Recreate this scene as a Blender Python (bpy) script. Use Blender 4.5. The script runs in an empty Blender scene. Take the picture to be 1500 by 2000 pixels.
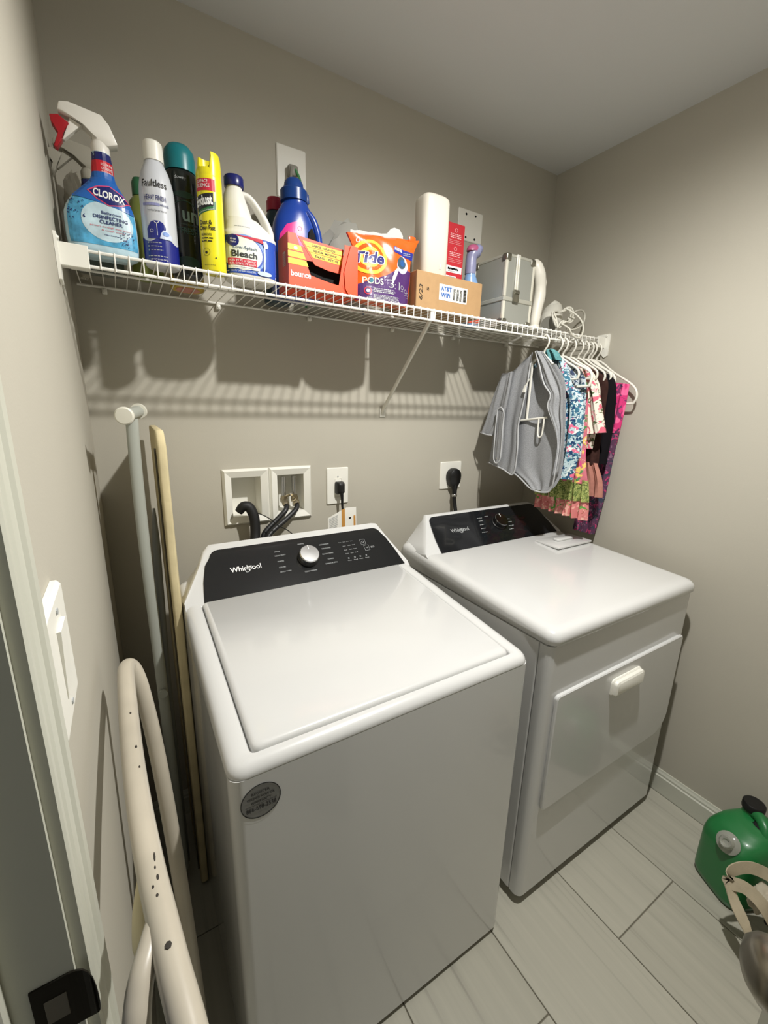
import bpy, bmesh, math, random
from mathutils import Vector, Matrix
random.seed(7)
PI = math.pi
S = bpy.context.scene
COL = S.collection

# ---------------------------------------------------------------- camera
F = 826.24; CP = Vector((0.077, -1.4287, 1.4709))
yaw, pit, rol = (math.radians(a) for a in (-31.3998, -14.0415, 1.505))
fw = Vector((-math.sin(yaw)*math.cos(pit), math.cos(yaw)*math.cos(pit), math.sin(pit)))
rt = Vector((math.cos(yaw), math.sin(yaw), 0)); up = rt.cross(fw)
rt2 = rt*math.cos(rol)+up*math.sin(rol); up2 = -rt*math.sin(rol)+up*math.cos(rol)
cd = bpy.data.cameras.new('camera'); cam = bpy.data.objects.new('camera', cd); COL.objects.link(cam)
cd.sensor_fit = 'HORIZONTAL'; cd.sensor_width = 36; cd.lens = 36*F/1500; cd.clip_start = .01
M = Matrix((rt2, up2, -fw)).transposed().to_4x4(); M.translation = CP
cam.matrix_world = M; S.camera = cam
# ---------------------------------------------------------------- world, exposure
wd = bpy.data.worlds.new('world'); S.world = wd; wd.use_nodes = True
bg = wd.node_tree.nodes['Background']; bg.inputs[0].default_value = (.80, .86, 1, 1); bg.inputs[1].default_value = .15
S.view_settings.view_transform = 'Standard'; S.view_settings.look = 'None'
S.view_settings.exposure = 0; S.view_settings.gamma = 1
LAMP = Vector((.85, -1.045, 2.4435)); LAMP_W = 120.0; LAMP_ANG = 178; LAMP_COL = (1.0, .985, .95)

# ---------------------------------------------------------------- helpers: materials
def L(h, a=1.0):
    h = h.lstrip('#'); o = []
    for i in (0, 2, 4):
        c = int(h[i:i+2], 16)/255; o.append(c/12.92 if c <= .04045 else ((c+.055)/1.055)**2.4)
    return (*o, a)
MATS = {}
def mat(name, hexc, rough=.5, metal=0., bump=None, var=None, coat=0., trans=0., alpha=1., spec=.5, sss=0., stretch=None):
    if name in MATS: return MATS[name]
    m = bpy.data.materials.new(name); m.use_nodes = True; MATS[name] = m
    nt = m.node_tree; b = nt.nodes['Principled BSDF']
    c = L(hexc); b.inputs['Base Color'].default_value = c
    b.inputs['Roughness'].default_value = rough; b.inputs['Metallic'].default_value = metal
    b.inputs['Coat Weight'].default_value = coat; b.inputs['Coat Roughness'].default_value = .06
    b.inputs['Transmission Weight'].default_value = trans; b.inputs['Alpha'].default_value = alpha
    b.inputs['Specular IOR Level'].default_value = spec
    if var or bump:
        tc = nt.nodes.new('ShaderNodeTexCoord'); mp = nt.nodes.new('ShaderNodeMapping')
        nt.links.new(tc.outputs['Object'], mp.inputs[0])
        if stretch: mp.inputs['Scale'].default_value = stretch
    if var:
        n = nt.nodes.new('ShaderNodeTexNoise'); n.inputs['Scale'].default_value = var[0]; n.inputs['Detail'].default_value = 5
        nt.links.new(mp.outputs[0], n.inputs['Vector'])
        r = nt.nodes.new('ShaderNodeValToRGB'); nt.links.new(n.outputs['Fac'], r.inputs[0])
        k = var[1]; r.color_ramp.elements[0].position = .3; r.color_ramp.elements[1].position = .7
        r.color_ramp.elements[0].color = (*[x*(1-k) for x in c[:3]], 1); r.color_ramp.elements[1].color = (*[min(1, x*(1+k)) for x in c[:3]], 1)
        nt.links.new(r.outputs[0], b.inputs['Base Color'])
    if bump:
        n = nt.nodes.new('ShaderNodeTexNoise'); n.inputs['Scale'].default_value = bump[0]; n.inputs['Detail'].default_value = 3
        nt.links.new(mp.outputs[0], n.inputs['Vector'])
        bp = nt.nodes.new('ShaderNodeBump'); bp.inputs['Strength'].default_value = bump[1]; bp.inputs['Distance'].default_value = bump[2] if len(bump) > 2 else .002
        nt.links.new(n.outputs['Fac'], bp.inputs['Height']); nt.links.new(bp.outputs[0], b.inputs['Normal'])
    return m
def printed(name, base, cols, scale=40, rough=.85, seed=0., contrast=.0):
    """cloth print: blotches of several colours scattered over a base colour"""
    if name in MATS: return MATS[name]
    m = bpy.data.materials.new(name); m.use_nodes = True; MATS[name] = m
    nt = m.node_tree; b = nt.nodes['Principled BSDF']; b.inputs['Roughness'].default_value = rough; b.inputs['Specular IOR Level'].default_value = .15
    tc = nt.nodes.new('ShaderNodeTexCoord'); prev = None
    for i, (h, sc, th) in enumerate(cols):
        mp = nt.nodes.new('ShaderNodeMapping'); mp.inputs['Location'].default_value = (seed+i*3.7, seed*2+i*1.3, i*5.1)
        nt.links.new(tc.outputs['Object'], mp.inputs[0])
        n = nt.nodes.new('ShaderNodeTexNoise'); n.inputs['Scale'].default_value = scale*sc; n.inputs['Detail'].default_value = 1.5; n.inputs['Distortion'].default_value = 1.2
        nt.links.new(mp.outputs[0], n.inputs['Vector'])
        r = nt.nodes.new('ShaderNodeValToRGB'); r.color_ramp.elements[0].position = th; r.color_ramp.elements[1].position = th+.03
        nt.links.new(n.outputs['Fac'], r.inputs[0])
        mx = nt.nodes.new('ShaderNodeMix'); mx.data_type = 'RGBA'
        nt.links.new(r.outputs[0], mx.inputs['Factor'])
        if prev: nt.links.new(prev, mx.inputs[6])
        else: mx.inputs[6].default_value = L(base)
        mx.inputs[7].default_value = L(h); prev = mx.outputs[2]
    nt.links.new(prev, b.inputs['Base Color'])
    return m

# ---------------------------------------------------------------- helpers: objects
def fin(bm, name, mats, parent=None, smooth=35, kind=None):
    """link bmesh (world coordinates) as ONE mesh object, as a part when a parent is given"""
    bmesh.ops.remove_doubles(bm, verts=bm.verts, dist=1e-6)
    bmesh.ops.recalc_face_normals(bm, faces=bm.faces)
    if parent is not None: bmesh.ops.translate(bm, verts=bm.verts, vec=-world_loc(parent))
    me = bpy.data.meshes.new(name); bm.to_mesh(me); bm.free()
    for m in (mats if isinstance(mats, (list, tuple)) else [mats]): me.materials.append(m)
    if smooth:
        me.shade_smooth(); me.set_sharp_from_angle(angle=math.radians(smooth))
    o = bpy.data.objects.new(name, me); COL.objects.link(o)
    if parent is not None: o.parent = parent
    if kind: o['kind'] = kind
    return o
def world_loc(o):
    v = Vector(o.location)
    while o.parent: o = o.parent; v += Vector(o.location)
    return v
def tag(o, label, cat, group=None):
    o['label'] = label; o['category'] = cat
    if group: o['group'] = group
    return o
def thing(name, label, cat, loc, group=None):
    o = bpy.data.objects.new(name, None); COL.objects.link(o); o.location = loc; o.empty_display_size = .05
    return tag(o, label, cat, group)
def struct(bm, name, mats, smooth=0):
    o = fin(bm, name, mats, None, smooth); o['kind'] = 'structure'; return o
def dup(o, parent=None):
    c = o.copy(); COL.objects.link(c)
    if parent: c.parent = parent
    for ch in o.children: dup(ch, c)
    return c
NB = bmesh.new
def merge(bm, tmp, mi=0):
    for f in tmp.faces: f.material_index = mi
    me = bpy.data.meshes.new('t'); tmp.to_mesh(me); tmp.free(); bm.from_mesh(me); bpy.data.meshes.remove(me)
def box(bm, lo, hi, bev=0, seg=2, mi=0, mtx=None):
    t = bmesh.new(); bmesh.ops.create_cube(t, size=1)
    for v in t.verts: v.co = Vector([lo[i]+(v.co[i]+.5)*(hi[i]-lo[i]) for i in range(3)])
    if bev: bmesh.ops.bevel(t, geom=t.edges[:], offset=bev, segments=seg, profile=.5, affect='EDGES')
    if mtx: bmesh.ops.transform(t, matrix=mtx, verts=t.verts)
    merge(bm, t, mi)
def loft(bm, rings, cap=(True, True), closed=False, mi=0):
    vs = [[bm.verts.new(p) for p in r] for r in rings]
    n = len(rings[0]); k = len(vs)
    for i in range(k if closed else k-1):
        a, b = vs[i], vs[(i+1) % k]
        for j in range(n):
            try: bm.faces.new((a[j], a[(j+1) % n], b[(j+1) % n], b[j])).material_index = mi
            except ValueError: pass
    if not closed:
        if cap[0]: bm.faces.new(list(reversed(vs[0]))).material_index = mi
        if cap[1]: bm.faces.new(vs[-1]).material_index = mi
def crom(pts, n=6, closed=False):
    P = [Vector(p) for p in pts]; out = []; k = len(P)
    for i in range(k if closed else k-1):
        if closed: a, b, c, d = P[i-1], P[i], P[(i+1) % k], P[(i+2) % k]
        else: a, b, c, d = P[max(i-1, 0)], P[i], P[i+1], P[min(i+2, k-1)]
        for j in range(n):
            t = j/n
            out.append(.5*((2*b)+(c-a)*t+(2*a-5*b+4*c-d)*t*t+(3*b-a-3*c+d)*t**3))
    if not closed: out.append(P[-1])
    return out
def tube(bm, pts, r, seg=8, n=0, closed=False, mi=0, sq=None):
    """sweep a circle (radius r, or list of radii) along pts; n>0 smooths; sq=(a,b) flattens"""
    P = crom(pts, n, closed) if n else [Vector(p) for p in pts]
    k = len(P)
    if isinstance(r, (list, tuple)):
        R = [r[min(int(i*(len(r)-1)/(k-1)), len(r)-2)]*(1-(i*(len(r)-1)/(k-1)-min(int(i*(len(r)-1)/(k-1)), len(r)-2)))+r[min(int(i*(len(r)-1)/(k-1)), len(r)-2)+1]*(i*(len(r)-1)/(k-1)-min(int(i*(len(r)-1)/(k-1)), len(r)-2)) for i in range(k)]
    else: R = [r]*k
    T = []
    for i in range(k):
        a = P[(i-1) % k] if closed or i > 0 else P[i]; b = P[(i+1) % k] if closed or i < k-1 else P[i]
        T.append((b-a).normalized())
    ref = Vector((0, 0, 1)) if abs(T[0].z) < .9 else Vector((1, 0, 0))
    u = T[0].cross(ref).normalized(); rings = []
    for i in range(k):
        u = (u-T[i]*u.dot(T[i])).normalized(); v = T[i].cross(u)
        sa, sb = sq or (1, 1)
        rings.append([P[i]+R[i]*(sa*math.cos(2*PI*j/seg)*u+sb*math.sin(2*PI*j/seg)*v) for j in range(seg)])
    loft(bm, rings, closed=closed, mi=mi)
def lathe(bm, prof, c, seg=28, mi=0, axis=None):
    """prof: (r, h) up an axis (default z) through c"""
    A = Vector(axis or (0, 0, 1)).normalized(); u = A.orthogonal().normalized(); v = A.cross(u); c = Vector(c)
    if abs(A.z) > .99: u, v = Vector((1, 0, 0)), Vector((0, 1, 0))
    rings = [[c+A*h+max(r, 1e-5)*(math.cos(2*PI*j/seg)*u+math.sin(2*PI*j/seg)*v) for j in range(seg)] for r, h in prof]
    loft(bm, rings, mi=mi)
def prism(bm, poly, a, b, axis='y', mi=0, bev=0):
    """extrude a 2-D outline; axis y: poly in (x,z); x: poly in (y,z); z: poly in (x,y)"""
    def P(q, t): return {'y': (q[0], t, q[1]), 'x': (t, q[0], q[1]), 'z': (q[0], q[1], t)}[axis]
    t = bmesh.new(); loft(t, [[P(q, a) for q in poly], [P(q, b) for q in poly]])
    if bev: bmesh.ops.bevel(t, geom=t.edges[:], offset=bev, segments=2, profile=.5, affect='EDGES')
    merge(bm, t, mi)
def rrect(x0, x1, y0, y1, r, n=5):
    rs = r if isinstance(r, (list, tuple)) else [r]*4; o = []
    for (cx, cy, a0), q in zip(((x1, y1, 0), (x0, y1, 90), (x0, y0, 180), (x1, y0, 270)), rs):
        sx = -1 if cx == x1 else 1; sy = -1 if cy == y1 else 1
        for k in range(n+1):
            a = math.radians(a0+90*k/n); o.append((cx+sx*q+q*math.cos(a), cy+sy*q+q*math.sin(a)))
    return o
def se(cx, cy, a, b, n, seg=32):
    o = []
    for j in range(seg):
        t = 2*PI*j/seg; c, s = math.cos(t), math.sin(t)
        o.append((cx+a*math.copysign(abs(c)**(2/n), c), cy+b*math.copysign(abs(s)**(2/n), s)))
    return o
class Bottle:
    arc = None
    """stack of superellipse sections (z, half width, half depth, exponent, x offset) around (cx, cy)"""
    def __init__(s, cx, cy, secs, rot=0, sub=4):
        s.cx, s.cy, s.rot = cx, cy, rot
        q = crom([Vector((a, b, c)) for a, b, c, *_ in secs], sub) if sub else None
        s.z = []; s.rows = []
        k = len(secs)
        for i in range(k-1):
            for j in range(sub):
                t = j/sub; A, B = secs[i], secs[i+1]; P0, P3 = secs[max(i-1, 0)], secs[min(i+2, k-1)]
                def cr(m): return .5*((2*A[m])+(B[m]-P0[m])*t+(2*P0[m]-5*A[m]+4*B[m]-P3[m])*t*t+(3*A[m]-P0[m]-3*B[m]+P3[m])*t**3)
                z = A[0]+(B[0]-A[0])*t
                w = max(min(cr(1), max(A[1], B[1])), min(A[1], B[1])); d = max(min(cr(2), max(A[2], B[2])), min(A[2], B[2]))
                s.rows.append((z, w, d, A[3]+(B[3]-A[3])*t, A[4]+(B[4]-A[4])*t))
        s.rows.append(tuple(secs[-1]))
    def at(s, z):
        r = s.rows
        if z <= r[0][0]: return r[0]
        for a, b in zip(r, r[1:]):
            if a[0] <= z <= b[0]:
                t = (z-a[0])/max(b[0]-a[0], 1e-9); return tuple(p+(q-p)*t for p, q in zip(a, b))
        return r[-1]
    def R(s, x, y, z):
        c, n = math.cos(s.rot), math.sin(s.rot); return Vector((s.cx+x*c-y*n, s.cy+x*n+y*c, z))
    def mesh(s, bm, seg=36, mi=0):
        loft(bm, [[s.R(x, y, z) for x, y in se(o, 0, a, b, n, seg)] for z, a, b, n, o in s.rows], mi=mi)
    def surf(s, u, v, e):
        """front surface (towards -y) at side offset u, height v, lifted by e"""
        z, a, b, n, o = s.at(v); a += e; b += e
        if s.arc is not None:
            f = (u-o)/s.rows[len(s.rows)//2][1]+s.arc; return s.R(o+a*math.sin(f), -b*math.cos(f), v)
        q = max(-.995, min(.995, (u-o)/a))
        return s.R(o+q*a, -b*(1-abs(q)**n)**(1/n), v)
def flat(o, ux, uz):
    o, ux, uz = Vector(o), Vector(ux).normalized(), Vector(uz).normalized(); n = ux.cross(uz)
    return lambda u, v, e: o+ux*u+uz*v+n*e
class Print:
    """flat print laid on a surface: polygons and lettering in (u,v)"""
    def __init__(s): s.items = []; s.mats = []
    def mi(s, m):
        if m not in s.mats: s.mats.append(m)
        return s.mats.index(m)
    def poly(s, pts, m, lay=1): s.items.append(('p', pts, s.mi(m), lay))
    def rect(s, x0, x1, y0, y1, m, lay=1, r=0):
        s.poly(rrect(x0, x1, y0, y1, r, 4) if r else [(x0, y0), (x1, y0), (x1, y1), (x0, y1)], m, lay)
    def disc(s, x, y, rx, m, lay=1, ry=None, n=28, a0=0, a1=360):
        ry = ry or rx; s.poly([(x+rx*math.cos(math.radians(a0+(a1-a0)*k/n)), y+ry*math.sin(math.radians(a0+(a1-a0)*k/n))) for k in range(n if a1-a0 >= 360 else n+1)], m, lay)
    def ring(s, x, y, r0, r1, m, lay=1, n=32, a0=0, a1=360, ky=1.):
        for k in range(n):
            p = [math.radians(a0+(a1-a0)*(k+d)/n) for d in (0, 1)]
            s.poly([(x+r*math.cos(a), y+ky*r*math.sin(a)) for r, a in ((r0, p[0]), (r1, p[0]), (r1, p[1]), (r0, p[1]))], m, lay)
    def text(s, t, cx, cy, w, h, m, lay=2, bold=0, rot=0, shear=0): s.items.append(('t', (t, cx, cy, w, h, bold, rot, shear), s.mi(m), lay))
    def lines(s, x0, x1, ys, th, m, lay=2, rag=.15):
        """rows of print too small to read"""
        for y in ys:
            x = x0; e = x1-random.random()*rag*(x1-x0)
            while x < e:
                w = random.uniform(.5, 1.6)*th*3; s.rect(x, min(x+w, e), y-th/2, y+th/2, m, lay); x += w+th*.9
    def build(s, surf, name, parent, cut=.006, eps=.0005):
        out = NB()
        for kind, d, mi, lay in s.items:
            t = NB()
            if kind == 'p':
                vs = [t.verts.new((x, y, 0)) for x, y in d]
                try: t.faces.new(vs)
                except ValueError: t.free(); continue
            else:
                txt, cx, cy, w, h, bold, rot, shear = d
                cu = bpy.data.curves.new('t', 'FONT'); cu.body = txt; cu.offset = bold; cu.shear = shear; cu.resolution_u = 3
                ob = bpy.data.objects.new('t', cu); me = bpy.data.meshes.new_from_object(ob)
                t.from_mesh(me); bpy.data.objects.remove(ob); bpy.data.curves.remove(cu); bpy.data.meshes.remove(me)
                if not t.verts: t.free(); continue
                xs = [v.co.x for v in t.verts]; ys = [v.co.y for v in t.verts]
                sx = w/max(max(xs)-min(xs), 1e-6); sy = h/max(max(ys)-min(ys), 1e-6) if h else sx
                mx, my = (max(xs)+min(xs))/2, (max(ys)+min(ys))/2; c, n = math.cos(rot), math.sin(rot)
                for v in t.verts:
                    a, b = (v.co.x-mx)*sx, (v.co.y-my)*sy; v.co = Vector((cx+a*c-b*n, cy+a*n+b*c, 0))
            if cut:
                for ax in (0, 1):
                    lo = min(v.co[ax] for v in t.verts); hi = max(v.co[ax] for v in t.verts); q = math.floor(lo/cut)+1
                    while q*cut < hi:
                        no = Vector((1, 0, 0)) if ax == 0 else Vector((0, 1, 0))
                        bmesh.ops.bisect_plane(t, geom=t.verts[:]+t.edges[:]+t.faces[:], plane_co=no*q*cut, plane_no=no); q += 1
            for v in t.verts: v.co = surf(v.co.x, v.co.y, eps*lay)
            merge(out, t, mi)
        me = bpy.data.meshes.new(name); bmesh.ops.translate(out, verts=out.verts, vec=-world_loc(parent)); out.to_mesh(me); out.free()
        for m in s.mats: me.materials.append(m)
        o = bpy.data.objects.new(name, me); COL.objects.link(o); o.parent = parent; return o

# ---------------------------------------------------------------- materials
WALL = mat('wall paint', '#b4afa1', .75, bump=(260, .25, .0006), var=(2.5, .02))
CEIL = mat('ceiling paint', '#dadcdd', .85, bump=(300, .25, .0006))
TRIM = mat('trim paint', '#c2c2b4', .4)
WHITE = mat('white enamel', '#cfcfcd', .22, coat=.5)
WPLAS = mat('white plastic', '#e8e6dc', .4)
WIRE = mat('white vinyl wire', '#eceae2', .42)
BLACK = mat('black plastic', '#0c0c0d', .38)
RUBBER = mat('black rubber', '#101010', .6)
GLASSP = mat('control panel black', '#17181a', .12, coat=.6)
CHROME = mat('brushed chrome', '#c9c9c9', .22, 1.0)
NICKEL = mat('satin nickel', '#8d877b', .30, 1.0)
BRASS = mat('nickel valve', '#b5ab94', .28, 1.0)
INKW = mat('ink white', '#e9e9e6', .5); INKG = mat('ink grey', '#a9acac', .5); INKK = mat('ink black', '#151515', .5)
INKN = mat('ink navy', '#1a2a66', .45); INKR = mat('ink red', '#c3203a', .45); INKY = mat('ink yellow', '#f2d43c', .45)
DARK = mat('opening shade', '#0a0a0a', .9)  # flat black, painted in for the shade inside openings
W_, H_ = 1.7702, 2.4435
YF = -2.60                     # front wall
# ================================================================ SETTING
# floor: grout bed with one object per tile
b = NB(); box(b, (-.9, YF-.1, -.05), (W_+.1, .1, -.004)); floor = struct(b, 'floor', mat('grout', '#6f6a5c', .9))
def tile_mat(i):
    m = mat('floor tile %d' % i, ('#a8a597', '#aca99b', '#a4a193')[i], .34, bump=(30, .08, .001), stretch=(14, 1.2, 1))
    nt = m.node_tree; bs = nt.nodes['Principled BSDF']; tc = nt.nodes.new('ShaderNodeTexCoord'); mp = nt.nodes.new('ShaderNodeMapping')
    mp.inputs['Scale'].default_value = (40, 1.0, 1); mp.inputs['Location'].default_value = (i*3.1, i*7.7, 0); nt.links.new(tc.outputs['Object'], mp.inputs[0])
    n = nt.nodes.new('ShaderNodeTexNoise'); n.inputs['Scale'].default_value = 1.0; n.inputs['Detail'].default_value = 4; nt.links.new(mp.outputs[0], n.inputs['Vector'])
    r = nt.nodes.new('ShaderNodeValToRGB'); nt.links.new(n.outputs['Fac'], r.inputs[0]); c = L(('#a8a597', '#aca99b', '#a4a193')[i])
    e = r.color_ramp.elements; e[0].position = .30; e[0].color = (*[x*.74 for x in c[:3]], 1); e[1].position = .44; e[1].color = c
    q = r.color_ramp.elements.new(.75); q.color = (*[min(1, x*1.12) for x in c[:3]], 1)
    nt.links.new(r.outputs[0], bs.inputs['Base Color']); return m
TX, TY = .3059, .6096; tmesh = []
for i in range(3):
    t = NB(); box(t, (0, 0, -.008), (TX-.003, TY-.003, 0), .0012, 1); me = bpy.data.meshes.new('tile'); t.to_mesh(me); t.free(); me.materials.append(tile_mat(i)); tmesh.append(me)
k = 0
for ci in range(-3, 4):
    x = .8391+ci*TX; y = -1.0394 - (0 if ci % 2 else TY/2)
    while y > YF: y -= TY
    while y < 0:
        if x < W_ and x+TX > -.05:
            o = bpy.data.objects.new('tile', tmesh[k % 3]); COL.objects.link(o); o.parent = floor; o.location = (x+.0015, y+.0015, 0); k += 1
        y += TY
b = NB(); box(b, (-.9, YF-.1, H_), (W_+.1, .1, H_+.05)); struct(b, 'ceiling', CEIL)
# back wall with the recessed washer box left open
BX = (.330, .634, 1.071, 1.259)
b = NB()
for lo, hi in (((-.1, 0, 0), (BX[0]+.02, .12, H_)), ((BX[1]-.02, 0, 0), (W_+.1, .12, H_)), ((BX[0]+.02, 0, 0), (BX[1]-.02, .12, BX[2]+.02)), ((BX[0]+.02, 0, BX[3]-.02), (BX[1]-.02, .12, H_))):
    box(b, lo, hi)
struct(b, 'wall_back', WALL)
b = NB(); box(b, (W_, YF, 0), (W_+.1, 0, H_)); struct(b, 'wall_right', WALL)
b = NB(); box(b, (-.12, YF-.1, 0), (W_+.1, YF, H_)); struct(b, 'wall_front', WALL)
DJ0, DJ1, DZ = -1.11, -1.92, 2.05          # doorway in the left wall
b = NB(); box(b, (-.12, DJ0+.018, 0), (0, 0, H_)); box(b, (-.12, YF, 0), (0, DJ1-.018, H_)); box(b, (-.12, DJ1-.018, DZ+.018), (0, DJ0+.018, H_))
struct(b, 'wall_left', WALL)
def bb_prof(h=.096, t=.014):
    return [(0, 0), (t, 0), (t, h*.74), (t*.72, h*.78), (t*.72, h*.86), (t*.45, h*.93), (t*.3, h), (0, h)]
b = NB(); P = bb_prof(); loft(b, [[(W_-p, y, z) for p, z in P] for y in (-.001, YF)]); struct(b, 'baseboard_right', TRIM)
b = NB(); loft(b, [[(x, -p, z) for p, z in P] for x in (.0, W_-.014)]); struct(b, 'baseboard_back', TRIM)
b = NB(); loft(b, [[(p, y, z) for p, z in P] for y in (-.014, -1.046)]); struct(b, 'baseboard_left', TRIM)
b = NB(); loft(b, [[(x, YF+p, z) for p, z in P] for x in (.0, W_-.014)]); struct(b, 'baseboard_front', TRIM)
# casing round the doorway: profile across its width
CW = .054
cp = [(0, 0), (.008, 0), (.0095, .003), (.0095, .009), (.007, .012), (.007, .018), (.009, .022), (.0095, .034), (.0120, .037), (.0125, .047), (.0105, .049), (.0105, CW), (0, CW)]
b = NB(); loft(b, [[(px, DJ0+.005+py, z) for px, py in cp] for z in (0, DZ+CW)])
loft(b, [[(px, DJ1-.005-py, z) for px, py in cp] for z in (0, DZ+CW)])
loft(b, [[(px, y, DZ+.005+py) for px, py in cp] for y in (DJ0+.005, DJ1-.005)])
struct(b, 'trim_1', TRIM)
b = NB(); box(b, (-.125, DJ0, 0), (.0, DJ0+.018, DZ)); box(b, (-.125, DJ1-.018, 0), (0, DJ1, DZ)); box(b, (-.125, DJ1, DZ), (0, DJ0, DZ+.018))
for y0, y1 in ((DJ0-.011, DJ0), (DJ1, DJ1+.011)): box(b, (-.078, y0, 0), (-.040, y1, DZ), .002)
jamb = struct(b, 'trim_2', TRIM)
PLATE = mat('dark bronze strike', '#2b2822', .35, .8)
b = NB()
zc = 1.012; prof = [(-.028, -.0016, .028), (-.004, -.0016, .028), (.001, -.002, .0275), (.005, -.003, .0262), (.0085, -.005, .0235), (.0112, -.0078, .019), (.013, -.0108, .012), (.0137, -.0125, .004)]
for (xa, ya, h0), (xb, yb, h1) in zip(prof, prof[1:]):
    loft(b, [[(xa, DJ0+ya, zc-h0), (xa, DJ0+ya, zc+h0), (xa, DJ0+ya+.0014, zc+h0), (xa, DJ0+ya+.0014, zc-h0)], [(xb, DJ0+yb, zc-h1), (xb, DJ0+yb, zc+h1), (xb, DJ0+yb+.0014, zc+h1), (xb, DJ0+yb+.0014, zc-h1)]])
sp = fin(b, 'strike_plate', PLATE, jamb); sp['label'] = 'dark metal strike plate'
b = NB(); box(b, (-.021, DJ0-.0022, zc-.012), (-.007, DJ0-.0014, zc+.012), .0003, 1); fin(b, 'latch_hole', mat('bare wood hollow', '#6f695c', .8), sp)
# the open door leaf, swung into the room
ang = math.radians(42.3); hinge = Vector((.006, DJ1+.003, 0)); Rm = Matrix.Translation(hinge) @ Matrix.Rotation(ang, 4, 'Z')
b = NB(); box(b, (0, -.035, .012), (.80, 0, 2.03), .002, 1)
for z0, z1 in ((.22, .85), (1.12, 1.86)):
    for x0, x1 in ((.11, .37), (.43, .69)): box(b, (x0, -.001, z0), (x1, .004, z1), .004, 1)
bmesh.ops.transform(b, matrix=Rm, verts=b.verts); door = struct(b, 'door_1', TRIM, 30)
b = NB(); A = Rm.to_3x3() @ Vector((0, 1, 0)); kc = Rm @ Vector((.735, 0, .992))
lathe(b, [(.0, 0), (.032, 0), (.032, .004), (.028, .008), (.013, .010), (.0115, .022), (.016, .030), (.024, .035), (.0285, .044), (.0285, .052), (.025, .060), (.016, .066), (.004, .068), (0, .068)], kc, 36, axis=A)
kn = fin(b, 'door_knob', NICKEL, door, 60); kn['label'] = 'satin nickel door knob'
b = NB(); kb = Rm @ Vector((.735, -.035, .992)); lathe(b, [(.0, 0), (.032, 0), (.032, .004), (.028, .008), (.013, .010), (.0115, .022), (.016, .030), (.024, .035), (.0285, .044), (.0285, .052), (.025, .060), (.016, .066), (0, .068)], kb, 28, axis=-A)
fin(b, 'door_knob', NICKEL, door, 60)
b = NB(); box(b, (.7995, -.030, .955), (.8015, -.005, 1.015)); box(b, (.80, -.024, .972), (.811, -.011, .998), .002, 1); bmesh.ops.transform(b, matrix=Rm, verts=b.verts); fin(b, 'latch', NICKEL, door)

# recessed ceiling downlight, above the frame: trim ring, lens and its lamp
t = thing('ceiling_light', 'round recessed ceiling downlight with white trim ring', 'ceiling light', (LAMP.x, LAMP.y, H_))
b = NB(); lathe(b, [(.042, -.0005), (.075, -.0005), (.075, -.004), (.068, -.008), (.046, -.008), (.042, -.004)], (LAMP.x, LAMP.y, H_), 36); fin(b, 'trim_ring', WPLAS, t, 40)
em = bpy.data.materials.new('lit lens'); em.use_nodes = True; nt = em.node_tree; nt.nodes.clear()
e = nt.nodes.new('ShaderNodeEmission'); e.inputs[0].default_value = (*LAMP_COL, 1); e.inputs[1].default_value = 120
nt.links.new(e.outputs[0], nt.nodes.new('ShaderNodeOutputMaterial').inputs[0])
b = NB(); lathe(b, [(0, -.0005), (.042, -.0005), (.0415, -.012), (.035, -.026), (.022, -.035), (0, -.039)], (LAMP.x, LAMP.y, H_), 36); fin(b, 'lens', em, t)
lp = bpy.data.lights.new('downlight', 'SPOT'); lp.energy = LAMP_W; lp.color = LAMP_COL; lp.spot_size = math.radians(LAMP_ANG); lp.spot_blend = 1.0; lp.shadow_soft_size = .022
lo = bpy.data.objects.new('downlight', lp); COL.objects.link(lo); lo.parent = t; lo.location = (0, 0, -.064)

# ================================================================ WASHER AND DRYER
def appliance_console(b, x0, x1, yb, y0, z0, dy, dz, xl0, xl1, back):
    """sloping console: front edge (y0,z0) rising by (dy,dz); full height between xl0..xl1, falling off to x0/x1"""
    N = 40; rings = []
    for i in range(N+1):
        u = i/N
        x = x0+(x1-x0)*u
        if x < xl0: q = (x-x0)/(xl0-x0)
        elif x > xl1: q = (x1-x)/(x1-xl1)
        else: q = 1.
        h = .06+.94*(q if q < .75 else .75+.25*math.sin((q-.75)/.25*PI/2)) if q < 1 else 1.
        yt, zt = y0+dy*h*1.05, z0+dz*h*1.05
        pr = [(y0-.004, z0-.05), (y0-.004, z0-.004), (y0, z0+.001)]
        pr += [(y0+(yt-y0)*t, z0+(zt-z0)*t) for t in (.25, .5, .75, .95)]
        pr += [(yt+.004, zt+.004), (yt+.012, zt+.006), (min(yt+.03, back-.012), zt+.003)]
        pr += [(back-.003, max(zt-.02, z0-.02)), (back, max(zt-.04, z0-.03)), (back, z0-.05)]
        rings.append([(x, y, z) for y, z in pr])
    loft(b, rings)
def logo(p, cx, cy, w, h, m, ring):
    p.text('Whirlpool', cx, cy, w, h, m, 2, bold=.012)
    # slanted swirl behind the p
    for a0, a1, k in ((60, 250, 1.0), (-120, 70, .82)):
        n = 14
        for i in range(n):
            q = []
            for j, rr in ((i, 1), (i+1, 1), (i+1, .86), (i, .86)):
                a = math.radians(a0+(a1-a0)*j/n); ex, ey = .17*w*k*rr*math.cos(a), .085*w*k*rr*math.sin(a); r = math.radians(42)
                q.append((cx+.10*w+ex*math.cos(r)-ey*math.sin(r), cy-.02*w+ex*math.sin(r)+ey*math.cos(r)))
            p.poly(q, ring, 3)
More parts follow.
